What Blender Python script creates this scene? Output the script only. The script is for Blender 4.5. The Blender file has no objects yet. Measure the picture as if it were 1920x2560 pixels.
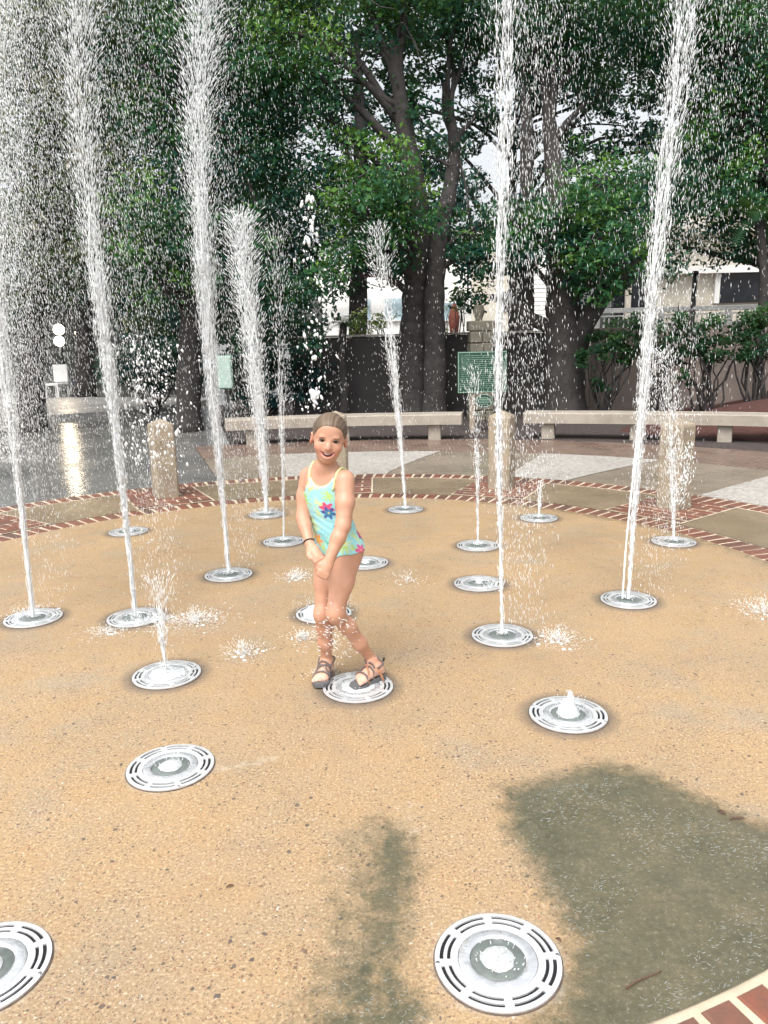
import bpy, bmesh, math, random
import numpy as np
from mathutils import Vector, Matrix

# ------------------------------------------------------------------ camera, world, sun, exposure
scene = bpy.context.scene
col = scene.collection
PITCH, ROLL, CAM_H = 0.22002, -0.0236, 1.503
FPX, IW, IH = 1937.3, 1920.0, 2560.0
_fw = np.array([0, math.cos(PITCH), -math.sin(PITCH)])
_u = np.array([0, math.sin(PITCH), math.cos(PITCH)])
_x = np.array([1.0, 0, 0])
CX = math.cos(ROLL) * _x + math.sin(ROLL) * _u
CU = -math.sin(ROLL) * _x + math.cos(ROLL) * _u
CF = _fw
cam_d = bpy.data.cameras.new('camera')
cam = bpy.data.objects.new('camera', cam_d)
col.objects.link(cam)
cam.matrix_world = Matrix(((CX[0], CU[0], -CF[0], 0), (CX[1], CU[1], -CF[1], 0), (CX[2], CU[2], -CF[2], CAM_H), (0, 0, 0, 1)))
cam_d.sensor_fit = 'VERTICAL'
cam_d.sensor_height = 36.0
cam_d.lens = 36.0 * FPX / IH
cam_d.clip_start = 0.05
cam_d.clip_end = 2000
scene.camera = cam

SUN_EL, SUN_AZ = math.radians(58), math.radians(205)     # behind the camera, a little left
world = bpy.data.worlds.new('World')
scene.world = world
world.use_nodes = True
wn = world.node_tree
wn.nodes.clear()
w_out = wn.nodes.new('ShaderNodeOutputWorld')
w_bg = wn.nodes.new('ShaderNodeBackground')
w_sky = wn.nodes.new('ShaderNodeTexSky')
w_sky.sky_type = 'NISHITA'
w_sky.sun_disc = False
w_sky.sun_elevation = SUN_EL
w_sky.sun_rotation = SUN_AZ
w_sky.dust_density = 6.0
w_sky.air_density = 1.0
w_sky.ozone_density = 1.0
w_hsv = wn.nodes.new('ShaderNodeHueSaturation')          # thin overcast: a paler sky
w_hsv.inputs['Saturation'].default_value = 0.2
wn.links.new(w_sky.outputs[0], w_hsv.inputs['Color'])
wn.links.new(w_hsv.outputs[0], w_bg.inputs['Color'])
w_bg.inputs['Strength'].default_value = 0.15
wn.links.new(w_bg.outputs[0], w_out.inputs['Surface'])
sun_d = bpy.data.lights.new('sun', 'SUN')
sun_d.energy = 0.75
sun_d.angle = math.radians(25)
sun_d.color = (1.0, 0.96, 0.9)
sun = bpy.data.objects.new('sun', sun_d)
col.objects.link(sun)
_sd = Vector((math.sin(SUN_AZ) * math.cos(SUN_EL), math.cos(SUN_AZ) * math.cos(SUN_EL), math.sin(SUN_EL)))
sun.rotation_euler = _sd.to_track_quat('Z', 'Y').to_euler()
scene.view_settings.view_transform = 'Standard'
scene.view_settings.look = 'None'
scene.view_settings.exposure = 1.02
scene.view_settings.gamma = 1.0
scene.render.engine = 'CYCLES'
scene.cycles.max_bounces = 8
scene.cycles.transparent_max_bounces = 24
scene.cycles.use_denoising = True

# ------------------------------------------------------------------ helpers
K = IW / 1659.0            # layout pixels below are read off a 1659 x 2212 view of the photograph


def ray(px, py):
    return CF + CX * (px * K - IW / 2) / FPX - CU * (py * K - IH / 2) / FPX


def at(px, py, Y):
    """pixel -> point on the upright plane y = Y"""
    d = ray(px, py)
    t = Y / d[1]
    return np.array([d[0] * t, Y, CAM_H + d[2] * t])


def gnd(px, py, z=0.0):
    """pixel -> point on the ground"""
    d = ray(px, py)
    t = (z - CAM_H) / d[2]
    return np.array([d[0] * t, d[1] * t, z])


def link(o, parent=None):
    col.objects.link(o)
    if parent is not None:
        o.parent = parent
    return o


def tag(o, label=None, cat=None, group=None, kind=None):
    if label: o['label'] = label
    if cat: o['category'] = cat
    if group: o['group'] = group
    if kind: o['kind'] = kind
    return o


def empty(name, loc=(0, 0, 0), rz=0.0):
    o = bpy.data.objects.new(name, None)
    o.location = loc
    o.rotation_euler = (0, 0, rz)
    o.empty_display_size = 0.1
    return link(o)


def mesh_obj(name, verts, faces, material, parent=None, smooth=False):
    me = bpy.data.meshes.new(name)
    me.from_pydata([tuple(map(float, v)) for v in verts], [], [tuple(f) for f in faces])
    if material: me.materials.append(material)
    if smooth:
        me.polygons.foreach_set('use_smooth', [True] * len(me.polygons))
    me.update()
    return link(bpy.data.objects.new(name, me), parent)


def np_mesh(name, V, F, material, parent=None, smooth=False, colors=None, attr='Col'):
    """fast mesh from arrays; F is (n,3) or (n,4)"""
    V = np.asarray(V, np.float32)
    F = np.asarray(F, np.int32)
    me = bpy.data.meshes.new(name)
    me.vertices.add(len(V))
    me.vertices.foreach_set('co', V.ravel())
    n, k = F.shape
    me.loops.add(n * k)
    me.polygons.add(n)
    me.loops.foreach_set('vertex_index', F.ravel())
    me.polygons.foreach_set('loop_start', np.arange(0, n * k, k, dtype=np.int32))
    me.polygons.foreach_set('loop_total', np.full(n, k, np.int32))
    if smooth:
        me.polygons.foreach_set('use_smooth', np.ones(n, bool))
    if material: me.materials.append(material)
    if colors is not None:
        a = me.color_attributes.new(attr, 'FLOAT_COLOR', 'POINT')
        c = np.ones((len(V), 4), np.float32)
        c[:, :colors.shape[1]] = colors
        a.data.foreach_set('color', c.ravel())
    me.update(calc_edges=True)
    me.validate()
    return link(bpy.data.objects.new(name, me), parent)


def bm_obj(name, bm, material, parent=None, smooth=False):
    me = bpy.data.meshes.new(name)
    bm.normal_update()
    bm.to_mesh(me)
    bm.free()
    if material: me.materials.append(material)
    if smooth:
        me.polygons.foreach_set('use_smooth', [True] * len(me.polygons))
    return link(bpy.data.objects.new(name, me), parent)


def bm_box(bm, c, size, rz=0.0, bev=0.0, M=None):
    m = Matrix.Translation(Vector([float(a) for a in c])) @ Matrix.Rotation(rz, 4, 'Z')
    if M is not None: m = m @ M
    r = bmesh.ops.create_cube(bm, size=1.0)
    vs = r['verts']
    for v in vs:
        v.co = Vector((v.co.x * size[0], v.co.y * size[1], v.co.z * size[2]))
    if bev > 0:
        es = list({e for v in vs for e in v.link_edges})
        rr = bmesh.ops.bevel(bm, geom=es, offset=bev, segments=1, affect='EDGES', profile=0.5)
        vs = list({v for f in rr['faces'] for v in f.verts} | {v for v in vs if v.is_valid})
    for v in vs:
        v.co = m @ v.co
    return vs


def box_obj(name, c, size, material, parent=None, rz=0.0, bev=0.0):
    bm = bmesh.new()
    bm_box(bm, c, size, rz, bev)
    return bm_obj(name, bm, material, parent)


def tube_arrays(pts, rad, n=8, caps=True):
    """swept tube with per-point radius -> V, F(quads)"""
    pts = np.asarray(pts, float)
    rad = np.broadcast_to(np.asarray(rad, float), (len(pts),))
    T = np.gradient(pts, axis=0)
    T /= np.linalg.norm(T, axis=1)[:, None] + 1e-9
    ref = np.array([0.0, 0, 1]) if abs(T[0][2]) < 0.9 else np.array([1.0, 0, 0])
    V = []
    a = np.linspace(0, 2 * np.pi, n, endpoint=False)
    for p, t, r in zip(pts, T, rad):
        s = np.cross(t, ref)
        s /= np.linalg.norm(s) + 1e-9
        w = np.cross(s, t)
        ref = w
        V.append(p + r * (np.cos(a)[:, None] * s + np.sin(a)[:, None] * w))
    V = np.concatenate(V)
    F = []
    for i in range(len(pts) - 1):
        for j in range(n):
            F.append((i * n + j, i * n + (j + 1) % n, (i + 1) * n + (j + 1) % n, (i + 1) * n + j))
    if caps:
        V = np.vstack([V, pts[0], pts[-1]])
        c0, c1 = len(V) - 2, len(V) - 1
        L = (len(pts) - 1) * n
        for j in range(n):
            F.append((c0, (j + 1) % n, j, j))
            F.append((c1, L + j, L + (j + 1) % n, L + (j + 1) % n))
    F = [tuple(dict.fromkeys(f)) for f in F]
    return V, F


def tube(name, pts, rad, material, parent=None, n=8):
    V, F = tube_arrays(pts, rad, n)
    return mesh_obj(name, V, F, material, parent, smooth=True)


class MB:
    """collects shapes into one mesh"""
    def __init__(s):
        s.V, s.F, s.n = [], [], 0

    def add(s, V, F):
        s.V.append(np.asarray(V, float))
        s.F += [tuple(i + s.n for i in f) for f in F]
        s.n += len(V)

    def tube(s, pts, rad, n=6):
        s.add(*tube_arrays(pts, rad, n))

    def build(s, name, material, parent=None, smooth=True):
        return mesh_obj(name, np.concatenate(s.V), s.F, material, parent, smooth)


# ------------------------------------------------------------------ materials
class N:
    def __init__(s, name):
        s.m = bpy.data.materials.new(name)
        s.m.use_nodes = True
        s.t = s.m.node_tree
        s.t.nodes.clear()
        s.out = s.t.nodes.new('ShaderNodeOutputMaterial')
        s.b = s.t.nodes.new('ShaderNodeBsdfPrincipled')
        s.t.links.new(s.b.outputs[0], s.out.inputs['Surface'])
        s.co = None

    def node(s, ty, **kw):
        n = s.t.nodes.new(ty)
        for k_, v in kw.items():
            if k_.startswith('i_'):
                n.inputs[k_[2:].replace('_', ' ')].default_value = v
            else:
                setattr(n, k_, v)
        return n

    def L(s, a, b):
        s.t.links.new(a, b)

    def coord(s):
        if s.co is None:
            s.co = s.node('ShaderNodeTexCoord').outputs['Object']
        return s.co

    def geo_pos(s):
        return s.node('ShaderNodeNewGeometry').outputs['Position']

    def noise(s, scale, detail=4, rough=0.55, vec=None, dist=0.0):
        n = s.node('ShaderNodeTexNoise')
        n.inputs['Scale'].default_value = scale
        n.inputs['Detail'].default_value = detail
        n.inputs['Roughness'].default_value = rough
        n.inputs['Distortion'].default_value = dist
        s.L(vec if vec is not None else s.coord(), n.inputs['Vector'])
        return n.outputs['Fac']

    def ramp(s, fac, stops):
        r = s.node('ShaderNodeValToRGB')
        el = r.color_ramp.elements
        while len(el) < len(stops): el.new(0.5)
        for e, (p, c) in zip(el, stops):
            e.position = p
            e.color = (*c, 1) if not isinstance(c, (int, float)) else (c, c, c, 1)
        s.L(fac, r.inputs['Fac'])
        return r.outputs['Color']

    def mix(s, fac, a, b, blend='MIX'):
        m = s.node('ShaderNodeMix', data_type='RGBA', blend_type=blend)
        for sock, v in ((m.inputs['Factor'], fac), (m.inputs['A'], a), (m.inputs['B'], b)):
            if hasattr(v, 'is_linked'): s.L(v, sock)
            elif isinstance(v, (int, float)) and sock.name == 'Factor': sock.default_value = v
            else: sock.default_value = (*v, 1) if len(v) == 3 else v
        for i in m.inputs:
            if i.type == 'RGBA' and i.name == 'A' and not i.is_linked and not hasattr(a, 'is_linked'): i.default_value = (*a, 1)
            if i.type == 'RGBA' and i.name == 'B' and not i.is_linked and not hasattr(b, 'is_linked'): i.default_value = (*b, 1)
        return [o for o in m.outputs if o.type == 'RGBA'][0]

    def math(s, op, a, b=None, c=None):
        n = s.node('ShaderNodeMath', operation=op)
        for i, v in enumerate((a, b, c)):
            if v is None: continue
            if hasattr(v, 'is_linked'): s.L(v, n.inputs[i])
            else: n.inputs[i].default_value = v
        return n.outputs[0]

    def bump(s, h, strength=0.3, dist=0.01):
        b = s.node('ShaderNodeBump')
        b.inputs['Strength'].default_value = strength
        b.inputs['Distance'].default_value = dist
        s.L(h, b.inputs['Height'])
        s.L(b.outputs[0], s.b.inputs['Normal'])

    def set(s, **kw):
        for k_, v in kw.items():
            sock = s.b.inputs[{'color': 'Base Color', 'rough': 'Roughness', 'metal': 'Metallic', 'spec': 'Specular IOR Level', 'emit': 'Emission Color', 'estr': 'Emission Strength', 'coat': 'Coat Weight', 'trans': 'Transmission Weight', 'sss': 'Subsurface Weight'}[k_]]
            if hasattr(v, 'is_linked'): s.L(v, sock)
            elif isinstance(v, (tuple, list)): sock.default_value = (*v, 1)
            else: sock.default_value = v
        return s


def mix3(m):
    """RGBA mix node sockets differ by type: kept for clarity"""
    return m


def simple(name, c, rough=0.6, var=0.15, scale=6.0, metal=0.0, bump=0.0, bscale=40.0, spec=0.5):
    n = N(name)
    f = n.noise(scale, 6, 0.6)
    lo = tuple(max(0, x * (1 - var)) for x in c)
    hi = tuple(min(1, x * (1 + var)) for x in c)
    n.set(color=n.ramp(f, [(0.3, lo), (0.7, hi)]), rough=rough, metal=metal, spec=spec)
    if bump: n.bump(n.noise(bscale, 5, 0.6), bump, 0.01)
    return n.m


def pad_material():
    n = N('wet_tan_aggregate')
    P = n.geo_pos()
    n.co = P
    big = n.noise(1.1, 5, 0.62)
    mid = n.noise(6, 5, 0.6)
    fine = n.noise(110, 3, 0.7)
    c = n.ramp(big, [(0.30, (0.27, 0.200, 0.128)), (0.45, (0.375, 0.268, 0.158)), (0.56, (0.41, 0.285, 0.155)), (0.70, (0.40, 0.325, 0.23))])
    c = n.mix(n.ramp(mid, [(0.35, 0.0), (0.72, 0.75)]), c, (0.40, 0.26, 0.125))
    c = n.mix(n.ramp(n.noise(2.2, 5, 0.6), [(0.46, 0.0), (0.68, 0.65)]), c, (0.27, 0.225, 0.16))
    c = n.mix(n.ramp(fine, [(0.33, 0.8), (0.58, 0.0)]), c, (0.22, 0.15, 0.085))
    c = n.mix(n.ramp(fine, [(0.58, 0.0), (0.74, 0.7)]), c, (0.74, 0.62, 0.45))
    # aggregate pebbles showing at the surface
    dens = n.ramp(n.noise(2.3, 3, 0.6), [(0.42, 0.0), (0.62, 1.0)])
    for sc, thr, szr in ((46, 0.85, 0.36), (85, 0.76, 0.42), (140, 0.66, 0.5), (200, 0.66, 0.5)):
        v = n.node('ShaderNodeTexVoronoi')
        v.inputs['Scale'].default_value = sc
        nd = n.node('ShaderNodeTexNoise')
        nd.inputs['Scale'].default_value = sc * 1.5
        n.L(P, nd.inputs['Vector'])
        off = n.node('ShaderNodeMixRGB', blend_type='ADD')
        off.inputs[0].default_value = 0.012
        n.L(P, off.inputs[1]); n.L(nd.outputs['Color'], off.inputs[2])
        n.L(off.outputs[0], v.inputs['Vector'])
        sep = n.node('ShaderNodeSeparateColor')
        n.L(v.outputs['Color'], sep.inputs[0])
        pick = n.math('GREATER_THAN', n.math('ADD', sep.outputs[0], n.math('MULTIPLY', dens, 0.22)), thr + 0.10)
        core = n.math('LESS_THAN', v.outputs['Distance'], n.math('MULTIPLY', sep.outputs[1], szr))
        msk = n.math('MULTIPLY', pick, core)
        pc = n.ramp(sep.outputs[2], [(0.0, (0.05, 0.05, 0.055)), (0.45, (0.09, 0.07, 0.06)), (0.7, (0.2, 0.1, 0.06)), (0.9, (0.3, 0.13, 0.08)), (1.0, (0.6, 0.58, 0.52))])
        c = n.mix(n.math('MULTIPLY', msk, 0.85), c, pc)
    # algae stain with a shape of its own (vertex attribute), edges broken by noise
    at_ = n.node('ShaderNodeAttribute', attribute_name='Col')
    sp = n.node('ShaderNodeSeparateColor')
    n.L(at_.outputs['Color'], sp.inputs[0])
    edge = n.math('ADD', sp.outputs[0], n.math('MULTIPLY', n.math('SUBTRACT', n.noise(17, 7, 0.75), 0.5), 1.0))
    stain = n.ramp(edge, [(0.30, 0.0), (0.70, 1.0)])
    green = n.ramp(n.noise(11, 7, 0.75), [(0.3, (0.042, 0.045, 0.022)), (0.5, (0.088, 0.083, 0.046)), (0.72, (0.165, 0.140, 0.085))])
    green = n.mix(n.ramp(n.noise(55, 4, 0.75), [(0.38, 0.75), (0.62, 0.0)]), green, (0.035, 0.038, 0.02))
    green = n.mix(n.ramp(n.noise(75, 3, 0.7), [(0.56, 0.0), (0.72, 0.7)]), green, (0.24, 0.22, 0.16))
    green = n.mix(n.ramp(fine, [(0.35, 0.6), (0.6, 0.0)]), green, (0.10, 0.09, 0.05))
    c = n.mix(n.math('MULTIPLY', stain, n.ramp(n.noise(3.5, 5, 0.6), [(0.35, 1.0), (0.75, 0.82)])), c, green)
    # pale lime scale around the grates / where water runs
    lime = n.ramp(n.math('ADD', sp.outputs[1], n.math('MULTIPLY', n.math('SUBTRACT', n.noise(22, 5, 0.7), 0.5), 0.7)), [(0.35, 0.0), (0.8, 0.75)])
    c = n.mix(lime, c, (0.56, 0.51, 0.43))
    grime = n.ramp(n.math('ADD', sp.outputs[2], n.math('MULTIPLY', n.math('SUBTRACT', n.noise(30, 4, 0.7), 0.5), 0.5)), [(0.28, 0.0), (0.95, 0.85)])
    c = n.mix(grime, c, (0.115, 0.092, 0.072))
    n.set(color=c)
    wet = n.noise(1.6, 3, 0.6)
    r1 = n.ramp(wet, [(0.35, 0.62), (0.65, 0.40)])
    n.set(rough=n.mix(stain, r1, (0.10, 0.10, 0.10)), spec=0.5)
    n.L(n.math('MULTIPLY', stain, 0.35), n.b.inputs['Coat Weight'])
    n.b.inputs['Coat Roughness'].default_value = 0.05
    n.b.inputs['Coat IOR'].default_value = 1.6
    rip = n.noise(38, 4, 0.6, dist=1.2)
    n.bump(n.math('ADD', n.math('MULTIPLY', fine, 0.5), n.math('MULTIPLY', mid, 0.6)), 0.6, 0.006)
    b2 = n.node('ShaderNodeBump'); b2.inputs['Distance'].default_value = 0.03; b2.inputs['Strength'].default_value = 1.0
    n.L(n.math('MULTIPLY', rip, stain), b2.inputs['Height']); n.L(b2.outputs[0], n.b.inputs['Coat Normal'])
    return n.m


def brick_material():
    n = N('wet_red_brick')
    oi = n.node('ShaderNodeObjectInfo')
    c = n.ramp(oi.outputs['Random'], [(0.0, (0.14, 0.055, 0.038)), (0.35, (0.225, 0.078, 0.048)), (0.7, (0.18, 0.082, 0.060)), (1.0, (0.11, 0.062, 0.050))])
    c = n.mix(n.ramp(n.noise(30, 5, 0.7, vec=n.geo_pos()), [(0.35, 0.7), (0.7, 0.0)]), c, (0.12, 0.07, 0.05))
    n.set(color=c, rough=n.ramp(n.noise(6, 3, vec=n.geo_pos()), [(0.3, 0.5), (0.7, 0.25)]), spec=0.4)
    n.bump(n.noise(90, 4, 0.7, vec=n.geo_pos()), 0.4, 0.004)
    return n.m


def concrete(name, c, rough=0.5, wet=0.3, scale=3.0, speck=0.25):
    n = N(name)
    n.co = n.geo_pos()
    f = n.noise(scale, 6, 0.65)
    cc = n.ramp(f, [(0.3, tuple(x * 0.72 for x in c)), (0.55, c), (0.75, tuple(min(1, x * 1.15) for x in c))])
    cc = n.mix(n.ramp(n.noise(120, 3, 0.7), [(0.35, speck), (0.6, 0.0)]), cc, tuple(x * 0.45 for x in c))
    n.set(color=cc, rough=n.ramp(n.noise(1.3, 3), [(0.35, rough), (0.62, wet)]), spec=0.45)
    n.bump(n.noise(60, 5, 0.7), 0.25, 0.006)
    return n.m


def stamped_material():
    n = N('pale_stamped_cobble')
    P = n.geo_pos(); n.co = P
    v = n.node('ShaderNodeTexVoronoi', feature='DISTANCE_TO_EDGE')
    v.inputs['Scale'].default_value = 13
    n.L(P, v.inputs['Vector'])
    j = n.ramp(v.outputs['Distance'], [(0.02, 1.0), (0.09, 0.0)])
    c = n.ramp(n.noise(11, 5, 0.7), [(0.3, (0.30, 0.28, 0.255)), (0.7, (0.48, 0.455, 0.42))])
    c = n.mix(j, c, (0.30, 0.28, 0.25))
    n.set(color=c, rough=n.ramp(n.noise(1.2, 3), [(0.35, 0.55), (0.65, 0.28)]), spec=0.5)
    n.bump(n.math('ADD', n.math('MULTIPLY', j, -0.8), n.noise(30, 4)), 0.5, 0.01)
    return n.m


def brickfield_material():
    n = N('far_brick_paving')
    P = n.geo_pos(); n.co = P
    b = n.node('ShaderNodeTexBrick')
    b.inputs['Scale'].default_value = 4.5
    b.inputs['Color1'].default_value = (0.16, 0.075, 0.055, 1)
    b.inputs['Color2'].default_value = (0.11, 0.06, 0.048, 1)
    b.inputs['Mortar'].default_value = (0.32, 0.27, 0.21, 1)
    b.inputs['Mortar Size'].default_value = 0.03
    n.L(P, b.inputs['Vector'])
    c = n.mix(n.ramp(n.noise(5, 5), [(0.35, 0.5), (0.7, 0.0)]), b.outputs['Color'], (0.10, 0.08, 0.07))
    n.set(color=c, rough=n.ramp(n.noise(1.5, 3), [(0.35, 0.5), (0.6, 0.22)]))
    n.bump(n.noise(40, 4), 0.3, 0.006)
    return n.m


def wet_pavement():
    n = N('wet_grey_pavement')
    P = n.geo_pos(); n.co = P
    c = n.ramp(n.noise(0.8, 6, 0.6), [(0.3, (0.12, 0.12, 0.115)), (0.7, (0.21, 0.205, 0.195))])
    n.set(color=c, rough=n.ramp(n.noise(0.9, 3), [(0.35, 0.26), (0.62, 0.10)]), spec=0.6)
    n.bump(n.math('ADD', n.noise(7, 3, 0.5, dist=0.6), n.math('MULTIPLY', n.noise(35, 3), 0.35)), 0.35, 0.010)
    return n.m


M = {}
M['pad'] = pad_material()
M['brick'] = brick_material()
M['mortar'] = concrete('pale_mortar', (0.55, 0.47, 0.35), 0.6, 0.4, 6, 0.2)
M['tan_conc'] = concrete('wet_tan_concrete', (0.245, 0.19, 0.125), 0.40, 0.12, 1.6, 0.3)
M['smooth_conc'] = concrete('wet_brown_concrete', (0.24, 0.20, 0.155), 0.42, 0.14, 1.2, 0.3)
M['stamped'] = stamped_material()
M['brickfield'] = brickfield_material()
M['ground'] = wet_pavement()
M['tabby'] = concrete('cast_tan_concrete', (0.32, 0.265, 0.195), 0.75, 0.6, 5, 0.35)
M['bench'] = concrete('cast_grey_tan_concrete', (0.345, 0.305, 0.255), 0.75, 0.6, 3, 0.3)
M['darkwall'] = concrete('dark_mottled_stucco', (0.045, 0.04, 0.04), 0.85, 0.75, 1.5, 0.3)  # very dark brown-grey base with mottled tone
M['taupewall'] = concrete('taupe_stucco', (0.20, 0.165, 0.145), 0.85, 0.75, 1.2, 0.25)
M['mulch'] = simple('red_brown_mulch', (0.062, 0.022, 0.017), 0.9, 0.6, 30, bump=1.0, bscale=60)
M['soil'] = simple('dark_leaf_litter', (0.05, 0.038, 0.035), 0.85, 0.6, 18, bump=1.0, bscale=50)
M['stone'] = concrete('rough_grey_stone', (0.16, 0.15, 0.115), 0.85, 0.75, 8, 0.4)
M['alu'] = simple('bright_cast_metal', (0.86, 0.87, 0.88), 0.32, 0.08, 20, metal=0.62, bump=0.12, bscale=120)
M['alu_wet'] = simple('wet_cast_metal', (0.74, 0.76, 0.78), 0.14, 0.15, 25, metal=0.7, bump=0.5, bscale=28)
M['nozzle'] = simple('grey_green_nozzle', (0.13, 0.15, 0.14), 0.4, 0.25, 20)
M['pit'] = simple('painted_gap_shade', (0.005, 0.005, 0.006), 0.7, 0.2)
M['rim'] = simple('dark_gap_rim', (0.10, 0.075, 0.06), 0.7, 0.5, 30)
M['screw'] = simple('steel_screw', (0.35, 0.36, 0.37), 0.3, 0.1, metal=0.8)
M['white'] = simple('white_paint', (0.84, 0.83, 0.80), 0.55, 0.05, 4)
M['cream'] = simple('cream_wall', (0.62, 0.57, 0.48), 0.7, 0.08, 2)
M['blackpole'] = simple('black_painted_steel', (0.015, 0.016, 0.018), 0.4, 0.2)
M['darkglass'] = simple('dark_window_glass', (0.02, 0.022, 0.028), 0.12, 0.3)
M['signgreen'] = simple('dark_green_enamel', (0.014, 0.058, 0.037), 0.4, 0.15, 5)
M['signletter'] = simple('pale_green_lettering', (0.19, 0.30, 0.23), 0.5, 0.1)
M['palepanel'] = simple('pale_green_grey_panel', (0.30, 0.40, 0.36), 0.5, 0.08, 4)
M['bark'] = simple('dark_oak_bark', (0.036, 0.032, 0.031), 0.9, 0.45, 9, bump=1.0, bscale=18)
M['blue'] = simple('blue_cushion', (0.06, 0.16, 0.30), 0.7, 0.1)
M['rust'] = simple('rust_red_cloth', (0.20, 0.06, 0.04), 0.8, 0.15)


# ------------------------------------------------------------------ ground
C0 = np.array([-0.46, 4.32])      # centre of the fountain, all rings are concentric
RP = 3.06                         # pad radius
GR = 0.155                        # grate radius


def disc_ring(name, r0, r1, z, material, a0=0.0, a1=360.0, parent=None, thick=0.0, step=2.0, kind='structure'):
    n = max(2, int((a1 - a0) / step))
    A = np.radians(np.linspace(a0, a1, n + 1))
    V, F = [], []
    for a in A:
        for r in (r0, r1):
            V.append((C0[0] + r * math.cos(a), C0[1] + r * math.sin(a), z))
    for i in range(n):
        F.append((2 * i, 2 * i + 1, 2 * i + 3, 2 * i + 2))
    o = mesh_obj(name, V, F, material, parent)
    if parent is None: tag(o, kind=kind)
    return o


g_v = [(-600, -300, -0.03), (600, -300, -0.03), (600, 900, -0.03), (-600, 900, -0.03)]
ground = tag(mesh_obj('ground', g_v, [(0, 1, 2, 3)], M['ground']), kind='structure')

GRATES = {}
_gb = dict(A=(1080, 1410, 2279.4, 2534.5), B=(313.3, 539, 1862.3, 1979), C=(1320, 1521.3, 1744, 1833.7), E=(807.6, 982.7, 1684, 1756.5),
           F=(329.9, 503.5, 1655.4, 1722.6), G=(8, 158, 1524, 1570.4), H=(266, 411, 1522, 1569), I=(509, 633.7, 1420.5, 1456.4),
           J=(1180, 1331.5, 1562.8, 1618.4), K=(1500, 1643, 1479.5, 1524), L=(1138, 1258, 1442, 1479.5), M=(1146, 1244.7, 1351.6, 1379.4),
           N=(1626.7, 1742.4, 1341.8, 1369.6), O=(1300, 1394, 1285.6, 1307), P=(970, 1058, 1265, 1284.5), Q=(660, 758, 1341.8, 1368),
           R=(862, 966, 1393, 1425), S=(625, 709, 1278, 1297), T=(272, 370, 1317.5, 1343), U=(739, 880, 1510, 1562))
for k_, (x0, x1, y0, y1) in _gb.items():
    p = gnd((x0 + x1) / 2 / K, (y0 + y1) / 2 / K)
    GRATES[k_] = (p[0], p[1] + 0.004)
GRATES['D'] = tuple(gnd(-38 / K, 2425 / K)[:2])


def seg_dist(P, a, b):
    a, b = np.array(a), np.array(b)
    d = b - a
    t = np.clip(((P - a) @ d) / (d @ d), 0, 1)
    return np.linalg.norm(P - a - t[:, None] * d, axis=1)


def poly_sd(P, poly):
    """signed distance to polygon (negative inside)"""
    poly = np.array(poly)
    n = len(poly)
    d = np.full(len(P), 1e9)
    ins = np.zeros(len(P), bool)
    for i in range(n):
        a, b = poly[i], poly[(i + 1) % n]
        d = np.minimum(d, seg_dist(P, a, b))
        c = ((a[1] > P[:, 1]) != (b[1] > P[:, 1])) & (P[:, 0] < (b[0] - a[0]) * (P[:, 1] - a[1]) / (b[1] - a[1] + 1e-12) + a[0])
        ins ^= c
    return np.where(ins, -d, d)


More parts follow.
